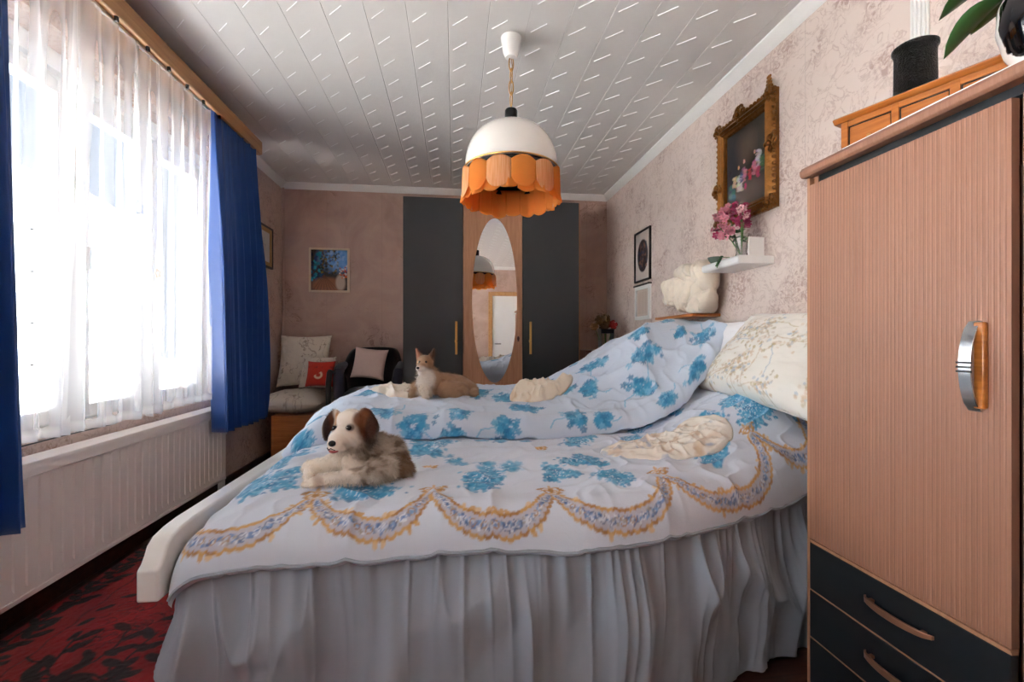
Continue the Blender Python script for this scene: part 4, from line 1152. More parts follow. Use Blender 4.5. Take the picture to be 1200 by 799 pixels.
for k in range(16):
    an = q.uniform(0, 2*PI); L_ = q.uniform(.03, .06); c = Vector((q.uniform(-.05, 0), q.uniform(-.05, .05), q.uniform(.09, .16))); d = Vector((math.cos(an), math.sin(an), q.uniform(-.5, .5))).normalized(); e = d.orthogonal().normalized() * .012
    mb.add([c, c + d * L_ * .5 + e, c + d * L_, c + d * L_ * .5 - e], [(0,1,2,3)])
o = mb.build('foliage', M['leafm'], fl); o['kind'] = 'stuff'
M['jade'] = plain('dark_green_ceramic', (92, 108, 96), .3, var=.15)
cp = thing('small_bowl', 'small grey-green bowl at the far end of the white shelf', 'bowl', (1.46, 2.41, vz))
MB().lathe([(0, 0), (.018, 0), (.034, .022), (.038, .036), (.034, .036), (.030, .024), (.0, .008)], n=24).build('bowl', M['jade'], cp)
# small trailing sprig hanging over the front of the shelf
sp = thing('trailing_sprig', 'little green sprig trailing over the front of the white shelf', 'plant', (1.44, 2.28, vz + .004))
MB().tube([(.02, -.01, .006), (-.02, .0, .01), (-.032, .01, -.02), (-.034, .02, -.045)], .002, 5).build('stem', M['stem'], sp)
for k in range(6):
    MB().ball((-.02 - .003 * k, .004 * k, .012 - .009 * k), (.008, .011, .005), 8, 6).build('leaf', M['leafm'], sp)
cd = MB().box((1.50, 2.165, vz), (1.585, 2.172, vz + .10)).build('greeting_card', M['white_matt'], bevel=.001); tag(cd, 'plain white card standing behind the flower vase', 'card')

# ---------------------------------------------------------------- pictures
def painting(w, h, fn, n=140):
    a = np.linspace(0, w, n); b = np.linspace(0, h, int(n * h / w)); p = Paint(a, b, (60, 55, 50)); fn(p, w, h)
    return a, b, p.img
def canvas(name, a, b, img, parent, M3, mat, depth):
    A_, B_ = np.meshgrid(a, b, indexing='ij')
    P = np.stack([A_ - a[-1]/2, B_ - b[-1]/2, 0*A_ + depth], -1)
    P = P @ np.array(M3.transposed())
    return grid_obj(name, P, mat, parent, img)
M['paint'] = colm('oil_paint', .4, 0, .1, 300)
def dark_oil(p, w, h):
    q = random.Random(9)
    A_, B_ = np.meshgrid(p.A, p.B, indexing='ij'); p.img *= (1 + .5 * fbm(A_ * 9, B_ * 9, 3))[..., None]
    p.ell(w*.5, h*.72, w*.22, h*.16, 0, (120, 96, 76), .5, 1.2); p.ell(w*.45, h*.15, w*.5, h*.14, 0, (120, 104, 96), .6, 1.0)
    p.ell(w*.15, h*.6, w*.2, h*.3, 0, (36, 44, 58), .6, 1.0)
    for (x, y, rw, rh, c) in ((.15, .24, .13, .14, (70, 120, 120)), (.22, .36, .07, .10, (196, 176, 140)), (.36, .33, .09, .17, (206, 200, 196)), (.33, .52, .035, .03, (196, 150, 110)), (.47, .40, .06, .13, (200, 120, 136)), (.47, .56, .035, .035, (220, 160, 150)),
                           (.40, .40, .03, .14, (70, 80, 130)), (.60, .36, .045, .10, (176, 56, 60)), (.50, .24, .03, .06, (196, 50, 110)), (.72, .42, .07, .14, (190, 110, 130)), (.82, .50, .06, .16, (190, 180, 190)), (.80, .34, .06, .10, (180, 56, 96)), (.90, .42, .05, .14, (70, 110, 84)), (.72, .60, .03, .03, (210, 160, 140)), (.10, .52, .05, .06, (50, 46, 50))):
        for k in range(22):
            p.ell(w * (x + q.uniform(-1, 1) * rw * .5), h * (y + q.uniform(-1, 1) * rh * .6), w * rw * .35, h * rh * .3, q.uniform(1, 2), tuple(max(0, min(255, v + q.uniform(-30, 20))) for v in c), .45)
def blue_scene(p, w, h):
    q = random.Random(4)
    p.ell(w*.75, h*.8, w*.5, h*.3, 0, (110, 165, 225), 1, .8)
    for k in range(60): p.ell(w * q.uniform(0, .32), h * q.uniform(.25, .95), .018, .012, q.uniform(0, 3), q.choice([(20, 130, 150), (24, 60, 110), (40, 170, 190), (16, 30, 60)]), .8)
    for k in range(110): p.ell(w * q.uniform(.22, .78), h * q.uniform(.42, 1) , .014, .009, q.uniform(0, 3), q.choice([(60, 48, 24), (36, 40, 30), (140, 120, 40), (60, 90, 160), (90, 70, 30)]), .75)
    for k in range(60): p.ell(w * q.uniform(.5, .98), h * q.uniform(.5, .98), .016, .010, q.uniform(0, 3), q.choice([(120, 170, 230), (90, 150, 220), (150, 190, 235)]), .7)
    p.ell(w*.45, h*.12, w*.45, h*.2, 0, (150, 96, 64), 1, .4)
    for k in range(8): p.line([(w*.35, h*.38), (w*(.05 + .1*k), 0)], .004, (104, 62, 40), .7)
    p.ell(w*.80, h*.2, w*.13, h*.2, 0, (196, 176, 156), .9, .4)
    for k in range(30): p.ell(w * q.uniform(.78, .98), h * q.uniform(.3, .62), .008, .008, 0, q.choice([(220, 110, 50), (190, 60, 40), (230, 220, 210)]), .8)
def sketch(p, w, h):
    p.img[:] = lin((206, 208, 206)); q = random.Random(6)
    for k in range(26): p.line([(w*q.uniform(.2, .8), h*q.uniform(.2, .8)), (w*q.uniform(.2, .8), h*q.uniform(.2, .8))], .003, (120, 124, 128), .5)
def portrait(p, w, h):
    p.img[:] = lin((208, 196, 186)); q = random.Random(8)
    p.ell(w*.5, h*.5, w*.36, h*.34, 0, (70, 62, 66), 1, .1)
    for k in range(50): p.ell(w * q.uniform(.25, .75), h * q.uniform(.25, .75), .02, .014, q.uniform(0, 3), q.choice([(110, 84, 74), (150, 110, 90), (60, 70, 96), (40, 36, 40)]), .7)
def pale_print(p, w, h):
    p.img[:] = lin((214, 196, 184)); q = random.Random(18)
    for k in range(9): p.line([(w*(.1 + .1*k), h*.1), (w*(.1 + .1*k), h*.9)], .005, (170, 146, 130), .6)
def simple_frame(name, label, w, h, fw, depth, fmat, M3, loc, fn, inner=None, cat='picture'):
    t_ = thing(name, label, cat, loc)
    M4 = M3.to_4x4()
    mb = MB(); m_ = M4
    mb.box((-w/2, -h/2, 0), (-w/2 + fw, h/2, depth), m_); mb.box((w/2 - fw, -h/2, 0), (w/2, h/2, depth), m_)
    mb.box((-w/2 + fw, -h/2, 0), (w/2 - fw, -h/2 + fw, depth), m_); mb.box((-w/2 + fw, h/2 - fw, 0), (w/2 - fw, h/2, depth), m_)
    mb.build('frame', fmat, t_, bevel=.002)
    iw, ih = w - 2*fw, h - 2*fw
    if inner:
        k, im = inner; mb = MB(); d = depth * .7
        mb.box((-iw/2, -ih/2, 0), (-iw/2 + k, ih/2, d), m_); mb.box((iw/2 - k, -ih/2, 0), (iw/2, ih/2, d), m_)
        mb.box((-iw/2 + k, -ih/2, 0), (iw/2 - k, -ih/2 + k, d), m_); mb.box((-iw/2 + k, ih/2 - k, 0), (iw/2 - k, ih/2, d), m_)
        mb.build('inner_moulding', im, t_, bevel=.001); iw -= 2*k; ih -= 2*k
    a, b, img = painting(iw, ih, fn, 90)
    canvas('picture', a, b, img, t_, M3, M['paint'], depth * .35)
    MB().box((-iw/2, -ih/2, 0), (iw/2, ih/2, depth * .3), m_).build('backing', M['white_matt'], t_)
    return t_
# wall frames of reference: columns = picture right, picture up, out of the wall
MR = Matrix(((0, 0, -1), (-1, 0, 0), (0, 1, 0)))      # right wall
ML = Matrix(((0, 0, 1), (1, 0, 0), (0, 1, 0)))        # left wall
MK = Matrix(((1, 0, 0), (0, 0, -1), (0, 1, 0)))       # back wall
M['cream_frame'] = plain('cream_frame', (224, 206, 178), .5, var=.05); M['dark_frame'] = plain('dark_brown_frame', (34, 24, 22), .4, var=.1); M['gold_plain'] = plain('dull_gold', (186, 150, 92), .4, .5, var=.1)
simple_frame('framed_picture', 'small blue and brown painting in a cream frame on the back wall', .385, .435, .018, .02, M['cream_frame'], MK, (-1.227, YB, H + .70), blue_scene)
simple_frame('framed_picture', 'dark and gold framed print on the left wall beside the blue curtain', .46, .37, .018, .02, M['dark_frame'], ML, (XL, 4.20, H + .84), sketch, (.035, M['gold_plain']))
simple_frame('framed_picture', 'thin black framed print on the right wall beyond the white shelf', .33, .44, .014, .018, M['dark_frame'], MR, (XR, 3.75, H + .735), portrait)
simple_frame('framed_picture', 'pale print in a whitish frame just below the black framed one', .31, .29, .03, .02, M['white_matt'], MR, (XR, 3.74, H + .33), pale_print)
MB().box((XR - .03, 3.58, H + .475), (XR, 3.90, H + .487)).build('picture_ledge', M['dark_frame'], None)
tag(bpy.data.objects['picture_ledge'], 'thin dark ledge between the two small pictures on the right wall', 'ledge')

# big gilded frame
gf = thing('gilded_painting', 'old dark oil painting of a crowd in an ornate gilded frame', 'painting', (XR, 2.345, H + .975))
gw, gh = .50, .60
M4 = MR.to_4x4()
mb = MB()
prof = [(0, .0), (0, .020), (.010, .032), (.018, .026), (.026, .036), (.040, .045), (.050, .034), (.058, .038), (.066, .028), (.074, .026), (.080, .012), (.080, 0)]
corners = [(-1, -1), (1, -1), (1, 1), (-1, 1)]
vs = []; fs = []
for (sx, sy) in corners:
    for (d_, z_) in prof: vs.append(M4 @ Vector((sx * (gw/2 - d_), sy * (gh/2 - d_), z_)))
n = len(prof)
for c in range(4):
    for k in range(n - 1): fs.append((c*n+k, ((c+1) % 4)*n+k, ((c+1) % 4)*n+k+1, c*n+k+1))
mb.add(vs, fs); mb.build('frame_moulding', M['gold'], gf, smooth=30)
def scroll(mb, c, r_, turns, sgn, tr, z0=.04, flat=1.0):
    pts = []; rad = []
    for k in range(int(turns * 16) + 1):
        f = k / (turns * 16); an = sgn * f * turns * 2 * PI; rr = r_ * (1 - .82 * f)
        pts.append(M4 @ Vector((c[0] + rr * math.cos(an + c[2]), c[1] + rr * math.sin(an + c[2]), z0 + .010 * f))); rad.append(tr * (1 - .5 * f))
    mb.tube(pts, rad, 7)
def acan(mb, c, an, L_, w_, z0=.045):
    d = Vector((math.cos(an), math.sin(an), 0)); e = Vector((-d.y, d.x, 0))
    for k in range(5):
        f = k / 4; p = Vector((c[0], c[1], z0)) + d * L_ * f
        mb.ball(M4 @ p, (.006, w_ * (1 - .6 * f), w_ * (1 - .5 * f)), 8, 6)
        for sg in (-1, 1):
            mb.ball(M4 @ (p + e * sg * w_ * (1.1 - .6 * f)), (.005, w_ * .45, w_ * .45), 6, 5)
def ornament(cx, cy, s_, seed, name='ornament'):
    mb = MB(); q = random.Random(seed)
    for (dx, dy, ph, sg) in ((-.6, .1, 0, 1), (.6, .1, PI, -1), (-.25, .5, 1.2, 1), (.25, .5, 2.0, -1), (0, -.4, .5, 1)):
        scroll(mb, (cx + dx * s_, cy + dy * s_, ph), s_ * .42, 1.3, sg, s_ * .13, .036)
    for k in range(7): acan(mb, (cx, cy), k * 2*PI/7 + q.uniform(-.2, .2), s_ * .8, s_ * .16, .034)
    mb.ball(M4 @ Vector((cx, cy, .05)), s_ * .25, 10, 8)
    return mb.build(name, M['gold'], gf)
W2, H2 = gw/2 - .025, gh/2 - .025
ornament(-W2, H2, .045, 1, 'corner_ornament'); ornament(W2, H2, .045, 2, 'corner_ornament'); ornament(-W2, -H2, .045, 3, 'corner_ornament'); ornament(W2, -H2, .045, 4, 'corner_ornament')
ornament(-.02, H2 + .012, .055, 5, 'crest'); ornament(W2 + .012, .02, .05, 6, 'side_ornament'); ornament(-W2 - .01, -.08, .05, 7, 'side_ornament'); ornament(0, -H2, .045, 8, 'crest')
mb = MB(); q = random.Random(3)
for k in range(70):
    f = k / 70 * 2 * (gw + gh)
    if f < gw: c = (-gw/2 + f, gh/2 - .005)
    elif f < gw + gh: c = (gw/2 - .005, gh/2 - (f - gw))
    elif f < 2*gw + gh: c = (gw/2 - (f - gw - gh), -gh/2 + .005)
    else: c = (-gw/2 + .005, -gh/2 + (f - 2*gw - gh))
    mb.ball(M4 @ Vector((c[0], c[1], .024)), (.010, .012, .010), 7, 5)
mb.build('beading', M['gold'], gf)
acan_mb = MB(); acan(acan_mb, (W2 + .01, H2 + .01), PI/2, .07, .018); acan_mb.build('finial', M['gold'], gf)
a, b, img = painting(gw - .15, gh - .15, dark_oil, 150)
canvas('canvas', a, b, img, gf, MR, M['paint'], .012)

# ---------------------------------------------------------------- pendant lamp
lx, ly = .285, 2.29
lamp = thing('pendant_lamp', 'white dome pendant lamp with orange pleated fringe and gold trim', 'lamp', (lx, ly, H))
MB().lathe([(.052, .460+.075+1.0), (.052, 1.530), (.040, 1.46), (.030, 1.435), (.012, 1.43), (0, 1.43)][::-1], n=28).build('ceiling_cup', M['white_gloss'], lamp)
M['lamp_white'] = plain('white_glazed_glass', (236, 232, 226), .22, var=.01, coat=.4)
def link(zc, an, l=.036, w=.012, r_=.0028):
    pts = []
    for k in range(16):
        t_ = 2*PI*k/16; x = w * math.cos(t_) * (1 if abs(math.cos(t_)) < .9 else 1); z = l * math.sin(t_)
        pts.append((x * math.cos(an), x * math.sin(an), zc + z))
    MB().tube(pts, r_, 7, closed=True).build('chain_link', M['brass'], lamp)
for k, zc in enumerate((1.405, 1.345, 1.285, 1.225)): link(zc, k * PI/2 + .3, .038)
MB().tube([(.0, 0, 1.43), (.008, .004, 1.38), (-.006, -.005, 1.32), (.006, .003, 1.24), (0, 0, 1.17)], .0026, 6).build('cord', plain('beige_cord', (190, 160, 130), .6), lamp)
MB().lathe([(0, 1.172), (.028, 1.172), (.032, 1.165), (.032, 1.096), (.036, 1.092), (0, 1.092)][::-1], n=24).build('socket_cap', M['black'], lamp)
dome = [(.0, 1.098), (.045, 1.096)]
for k in range(1, 15):
    th = PI/2 * k / 14; dome.append((.045 + (.232 - .045) * math.sin(th) ** .92, 0.875 + .218 * math.cos(th) ** .95))
dome.append((.236, .858))
inner = [(r_ - .006 if r_ > .01 else 0, z - .006) for r_, z in dome[::-1]]
MB().lathe(dome + [(.230, .856)] + inner[1:], n=64).build('dome', M['lamp_white'], lamp, smooth=50)
MB().tube([(.238 * math.cos(2*PI*k/64), .238 * math.sin(2*PI*k/64), .861) for k in range(64)], .0042, 8, closed=True).build('gold_trim', M['brass'], lamp)
MB().lathe([(.232, .856), (.234, .815), (.230, .815), (.228, .856)], n=64).build('black_band', M['black'], lamp)
orange = fabric_shell('orange_pleated_fabric', (246, 168, 84), .8, .55, False); M['orange'] = orange
m, t, p = nt('peach_pleated_fabric'); outn = t.nodes['Material Output']
cc = coord(t); wv = noise(t, coord(t, 'Object', (1, 1, .02)), 260, 1)
clr = rampn(t, wv, .35, .65, lin4((238, 176, 116)), lin4((250, 204, 156)))
df = N(t, 'BsdfDiffuse'); tl = N(t, 'BsdfTranslucent'); mxs = N(t, 'MixShader'); mxs.inputs[0].default_value = .5
t.links.new(clr, df.inputs[0]); t.links.new(clr, tl.inputs[0]); t.links.new(df.outputs[0], mxs.inputs[1]); t.links.new(tl.outputs[0], mxs.inputs[2]); t.links.new(mxs.outputs[0], outn.inputs[0])
M['peach'] = m
# upper row: scalloped tongues, each a curved piece
nT = 13
for k in range(nT):
    a0 = 2*PI*k/nT; wd = 2*PI/nT * 1.0
    u = np.linspace(-.5, .5, 13); v = np.linspace(0, 1, 13)
    U, V = np.meshgrid(u, v, indexing='ij')
    top = .850 - .020 * (1 - np.cos(U * PI)) ; bot = .702 + .045 * (np.abs(U) * 2) ** 3.0
    ang = a0 + U * wd; rr = .243 + .006 * np.cos(U * PI) + .004 * V
    Z = top + (bot - top) * V
    o = grid_obj('scalloped_piece', np.stack([rr * np.cos(ang), rr * np.sin(ang), Z], -1), M['peach' if k % 2 else 'orange'], lamp, thick=.0015)
# lower row: zigzag pleated skirt with rounded hem, one panel per pleat
nP = 18
for k in range(nP):
    a0 = 2*PI*k/nP; wd = 2*PI/nP
    u = np.linspace(-.5, .5, 11); v = np.linspace(0, 1, 10); U, V = np.meshgrid(u, v, indexing='ij')
    ang = a0 + U * wd; rr = .224 + .022 * (1 - 2*np.abs(U)) * (.3 + .7*V) * (1 if k % 2 else -.2) + .012 * V
    bot = .690 + (.014 * (np.abs(U) * 2) ** 2) + .006 * math.sin(k * 2.1); Z = .835 + (bot - .835) * V
    grid_obj('pleated_panel', np.stack([rr * np.cos(ang), rr * np.sin(ang), Z], -1), M['orange'], lamp, thick=.0015)
MB().ball((0, 0, .93), (.03, .03, .04), 14, 10).build('bulb', M['lamp_white'], lamp)
MB().tube([(0, 0, .96), (0, 0, 1.095)], .018, 10).build('bulb_socket', M['white_gloss'], lamp)

# ---------------------------------------------------------------- far wardrobe
yw = 4.10
wd = thing('wardrobe', 'tall wardrobe at the back wall with anthracite doors and oval mirror', 'wardrobe', (0, 0, 0))
z1 = H + 1.279
MB().box((-.452, yw + .02, 0), (-.43, 4.68, z1)).build('side_panel', M['beech'], wd, bevel=.002)
MB().box((1.135, yw + .02, 0), (1.157, 4.68, z1)).build('side_panel', M['beech'], wd, bevel=.002)
MB().box((-.43, yw + .02, z1 - .02), (1.135, 4.68, z1)).build('top_panel', M['beech'], wd, bevel=.002)
MB().box((-.43, yw + .02, 0), (1.135, 4.68, .06)).build('plinth', M['beech'], wd)
MB().box((-.43, 4.66, .06), (1.135, 4.68, z1 - .02)).build('back_panel', M['beech'], wd)
dL = MB().box((-.450, yw, .05), (.074, yw + .019, z1 - .003)).build('door', M['anthracite'], wd, bevel=.0015); dL['label'] = 'left anthracite door'
dM = MB().box((.080, yw, .05), (.610, yw + .019, z1 - .003)).build('door', M['beech'], wd, bevel=.0015); dM['label'] = 'middle wooden door with the mirror'
dR = MB().box((.616, yw, .05), (1.142, yw + .019, z1 - .003)).build('door', M['anthracite'], wd, bevel=.0015); dR['label'] = 'right anthracite door'
def bar(x, par):
    MB().box((x - .010, yw - .030, H + .0), (x + .010, yw - .018, H + .175)).box((x - .010, yw - .030, H - .12), (x + .010, yw - .018, H - .005)).box((x - .006, yw - .018, H + .15), (x + .006, yw, H + .165)).box((x - .006, yw - .018, H - .11), (x + .006, yw, H - .095)).box((x - .014, yw - .034, H - .012), (x + .006, yw - .016, H + .012)).build('handle', M['brass'], par, bevel=.002)
bar(.016, dL); bar(.685, dR)
mb = MB(); cxm, czm, ra, rb = .360, H + .365, .205, .742
pts = [(ra * math.copysign(abs(math.cos(t_)) ** 1.0, math.cos(t_)), rb * math.sin(t_)) for t_ in np.linspace(0, 2*PI, 73)[:-1]]
mb.add([(cxm + x, yw - .006, czm + z) for x, z in pts] + [(cxm + x, yw, czm + z) for x, z in pts], [tuple(range(72)), tuple(range(72, 144))[::-1]] + [(i, (i+1) % 72, 72 + (i+1) % 72, 72 + i) for i in range(72)])
o = mb.build('oval_mirror', M['mirror'], dM, smooth=0); o['label'] = 'tall oval mirror'
MB().tube([(cxm + x * 1.01, yw - .003, czm + z * 1.003) for x, z in pts], .005, 6, closed=True).build('mirror_rim', M['beech'], dM)
MB().ball((.574, yw - .012, H + .022), (.012, .012, .022), 10, 8).box((.566, yw - .012, H - .005), (.582, yw, H + .0)).build('knob', plain('dark_brown_knob', (70, 28, 18), .3), dM)

# ---------------------------------------------------------------- night table and vase in the far right corner
nt_ = thing('night_table', 'dark brown night table in the corner right of the mirror wardrobe', 'night table', (0, 0, 0))
M['darkw'] = woodm('dark_brown_wood', (92, 50, 32), (52, 26, 18), .35, (3, 20, 20))
zt_ = H - .085
MB().box((1.18, 4.02, zt_ - .022), (1.54, 4.42, zt_)).build('top', M['darkw'], nt_, bevel=.004)
MB().box((1.19, 4.05, .05), (1.53, 4.41, zt_ - .022)).build('body', M['darkw'], nt_, bevel=.002)
dr = MB().box((1.20, 4.035, zt_ - .20), (1.52, 4.05, zt_ - .04)).build('drawer', M['darkw'], nt_, bevel=.003)
MB().ball((1.36, 4.025, zt_ - .12), .012).build('knob', M['brass'], dr)
for x, y in ((1.21, 4.08), (1.51, 4.08), (1.21, 4.38), (1.51, 4.38)): MB().box((x - .015, y - .015, 0), (x + .015, y + .015, .05)).build('foot', M['darkw'], nt_)
bv = thing('black_vase', 'square black vase on the night table in the far right corner', 'vase', (1.40, 4.10, zt_))
MB().prism([(-.055, 0), (-.065, .20), (-.060, .20), (-.050, .01), (.050, .01), (.060, .20), (.065, .20), (.055, 0)], 'y', -.05, .05).build('vase_body', M['anthracite'], bv, bevel=.003)
MB().box((-.06, -.052, .155), (.06, .052, .195)).build('rim_band', M['black'], bv, bevel=.003)
db = thing('dried_flowers', 'dried golden blooms with one red flower in the black corner vase', 'flowers', (1.40, 4.10, zt_ + .19))
for (x, z, rr, c, lab) in ((-.06, .09, .045, (150, 110, 60), None), (-.01, .10, .05, (130, 96, 52), None), (.065, .045, .045, (196, 44, 34), 'red flower'), (-.115, .03, .038, (170, 124, 76), None), (-.02, .03, .045, (112, 80, 44), None), (.0, .06, .04, (140, 104, 60), None)):
    mb = MB(); q = random.Random(int(rr * 1000) + int(x * 999))
    mm = plain('dried_petals', c, .8, var=.25, vs=40)
    for k in range(46):
        th = math.acos(q.uniform(-1, 1)); an = q.uniform(0, 2*PI); d = Vector((math.sin(th)*math.cos(an), math.sin(th)*math.sin(an), math.cos(th))); e = d.orthogonal().normalized(); f = d.cross(e)
        c0 = Vector((x, 0, z)) + d * rr * .55
        mb.add([c0 - e*rr*.3, c0 + d*rr*.45 - f*rr*.28, c0 + d*rr*.5 + f*rr*.28, c0 + e*rr*.3], [(0,1,2,3)])
    mb.ball((x, 0, z), rr * .7, 10, 8)
    o = mb.build('bloom', mm, db)
    if lab: o['label'] = lab
    MB().tube([(x*.3, 0, -.15), (x, 0, z)], .003, 5).build('stem', M['stem'], db)

# ---------------------------------------------------------------- seats in the far left corner
ac = thing('upholstered_bench', 'floral upholstered corner seat on an orange wood base', 'armchair', (0, 0, 0))
M['crackle'] = M['print']
MB().box((-1.52, 4.02, .05), (-1.19, 4.66, .455)).build('wooden_base', M['orange_wood'], ac, bevel=.004)
for x in (-1.49, -1.22): MB().box((x - .02, 4.04, 0), (x + .02, 4.08, .05)).build('foot', M['dark_frame'], ac)
ck = crackle((206, 196, 180), (112, 92, 74), 3)
o = pillow('seat_cushion', .52, .66, .20, (-1.39, 4.32, .545), (0, 0, 0), M['print'], ck, 6, n=110, pinch=.02, wr=.01, parent=ac)
o = pillow('cushion', .46, .50, .20, (-1.40, 4.50, H - .185), (R(74), 0, R(4)), M['print'], crackle((208, 198, 182), (112, 92, 74), 8), 7, n=110, wr=.014)
tag(o, 'large cream cushion with branching lines on the corner seat', 'cushion')
o = pillow('cushion', .30, .30, .12, (-1.22, 4.28, H - .285), (R(70), 0, R(-8)), M['print'], crackle((206, 196, 182), (112, 92, 74), 12), 9, n=70)
tag(o, 'smaller cream cushion in front of the large one on the corner seat', 'cushion')
def redpat(U, V):
    img = np.empty(U.shape + (3,)); img[:] = lin((178, 44, 24))
    r_ = np.abs(np.hypot(U + .0, V + .03) - .026 - .010 * np.sin(np.arctan2(V + .03, U))); m_ = np.clip(1.6 - r_ / .008, 0, 1) * (V < -.005 + .6 * U); img += (np.array(lin((214, 190, 160))) - img) * m_[..., None]
    m_ = np.clip(1 - np.abs(V - .05) / .012, 0, 1) * (fbm(U*40, V*40, 2) > 0); img += (np.array(lin((120, 36, 30))) - img) * m_[..., None]
    return img
o = pillow('cushion', .24, .23, .09, (-1.155, 4.13, H - .285), (R(72), 0, R(-6)), M['print'], redpat, 11, n=60, wr=.006)
tag(o, 'small red cushion with a cream curl on the corner seat', 'cushion')
# bentwood arm of the seat
MB().tube([(-1.08, 4.50, H - .30), (-1.06, 4.30, H - .26), (-1.07, 4.10, H - .27), (-1.06, 4.02, H - .36), (-1.055, 4.0, H - .55), (-1.06, 4.0, .0)], [.02, .024, .026, .024, .02, .018], 10).build('armrest', M['black'], ac)

tub = thing('tub_chair', 'black velvet tub chair with rounded back in the far left corner', 'chair', (-.765, 4.38, 0))
n, m = 48, 14
th = np.linspace(-1.85, 1.85, n); v = np.linspace(0, 1, m); TH, V = np.meshgrid(th, v, indexing='ij')
topz = H - .05 - .20 * ss(.75, 1.7, np.abs(TH)) - .018 * TH ** 2
Rr = .245 + .04 * V
out_ = np.stack([Rr * np.sin(TH), Rr * .9 * np.cos(TH) , .34 + (topz - .34) * V], -1)
inn = np.stack([(Rr - .06) * np.sin(TH), (Rr - .06) * .9 * np.cos(TH), .34 + (topz - .34) * V], -1)
P = np.concatenate([out_, inn[:, ::-1]], 1); P = np.concatenate([P, P[:, :1]], 1)
o = grid_obj('shell', P, M['black_velvet'], tub)
sm_ = o.modifiers.new('s', 'SMOOTH'); sm_.iterations = 3
for sg in (-1, 1):
    MB().tube([(sg * .255, .06, H - .22), (sg * .27, -.06, H - .245), (sg * .265, -.16, H - .28), (sg * .25, -.20, H - .38), (sg * .24, -.20, H - .60)], [.03, .045, .05, .05, .04], 12).build('arm', M['navy'], tub)
pillow('seat', .46, .44, .16, (0, -.02, H - .50), (0, 0, 0), M['navy'], None, 3, pinch=.0, parent=tub)
for x, y in ((-.18, -.16), (.18, -.16), (-.16, .16), (.16, .16)): MB().lathe([(.012, 0), (.018, .38)], (x, y, 0), 10).build('leg', M['dark_frame'], tub)
M['rose'] = plain('dusty_pink_cotton', (206, 178, 166), .85, var=.03, sheen=.2, bs=.08, bscale=200)
o = pillow('cushion', .30, .29, .11, (-.765, 4.26, H - .205), (R(74), R(6), R(-4)), M['rose'], None, 21, n=70, wr=.006)
tag(o, 'dusty pink cushion leaning in the black tub chair', 'cushion')

# ---------------------------------------------------------------- near wardrobe on the right
xw = 1.06
w = thing('wardrobe', 'rosy wood wardrobe at the right with reeded door and black drawers', 'wardrobe', (0, 0, 0))
zc = H + .525; ye = 1.257; y_n = .24
MB().box((xw + .018, ye - .022, .0), (XR - .01, ye, zc - .03)).build('side_panel', M['rose_wood'], w, bevel=.002)
MB().box((xw + .018, y_n, .0), (XR - .01, y_n + .02, zc - .03)).build('side_panel', M['rose_wood'], w, bevel=.002)
MB().box((xw + .03, .728, .04), (XR - .02, .742, zc - .03)).build('partition', M['rose_wood'], w)
MB().box((XR - .03, y_n + .02, .02), (XR - .015, ye - .022, zc - .03)).build('back_panel', M['rose_wood'], w)
MB().box((xw + .03, y_n + .02, .0), (XR - .03, ye - .022, .045)).build('plinth', M['black_lac'], w)
MB().prism([(xw - .014, zc - .016), (xw - .014, zc - .010), (xw - .006, zc), (XR - .01, zc), (XR - .01, zc - .030), (xw - .006, zc - .030), (xw - .013, zc - .024)], 'y', y_n - .01, ye + .014).build('top_board', M['rose_wood'], w, bevel=.002)
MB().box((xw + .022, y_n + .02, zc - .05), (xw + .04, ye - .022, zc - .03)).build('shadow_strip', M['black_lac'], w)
def reeded(name, ya, yb, za, zb, par):
    """door leaf with fine vertical flutes pressed in its face"""
    mb = MB(); pitch = .0098; y = ya + .008; pts = [(ya, 0.0), (ya + .004, -.0)]
    while y < yb - .012:
        pts += [(y, 0), (y + .0016, .0009), (y + .0030, .0009), (y + .0046, 0)]; y += pitch
    pts += [(yb, 0)]
    front = [(xw + d_, y_) for y_, d_ in pts]
    poly = front + [(xw + .018, yb), (xw + .018, ya)]
    vs = [(x, y_, za) for x, y_ in poly] + [(x, y_, zb) for x, y_ in poly]; k = len(poly)
    mb.add(vs, [(i, (i+1) % k, k + (i+1) % k, k + i) for i in range(k)])
    for q_ in range(len(front) - 1):       # caps as strips to the back edge
        y0_, y1_ = front[q_][1], front[q_+1][1]
        for z_ in (za, zb):
            mb.add([(front[q_][0], y0_, z_), (front[q_+1][0], y1_, z_), (xw + .018, y1_, z_), (xw + .018, y0_, z_)], [(0,1,2,3)])
    return mb.build(name, M['rose_wood'], par, smooth=0)
zd = H - .592
d1 = reeded('door', .746, 1.246, zd, zc - .058, w); d1['label'] = 'reeded rosy wood door above the drawers'
d2 = reeded('door', .262, .728, .05, zc - .058, w); d2['label'] = 'full height reeded door'
MB().box((xw + .001, 1.2475, .02), (xw + .018, ye - .0, zc - .034)).build('edge_strip', M['beech'], w, bevel=.001)
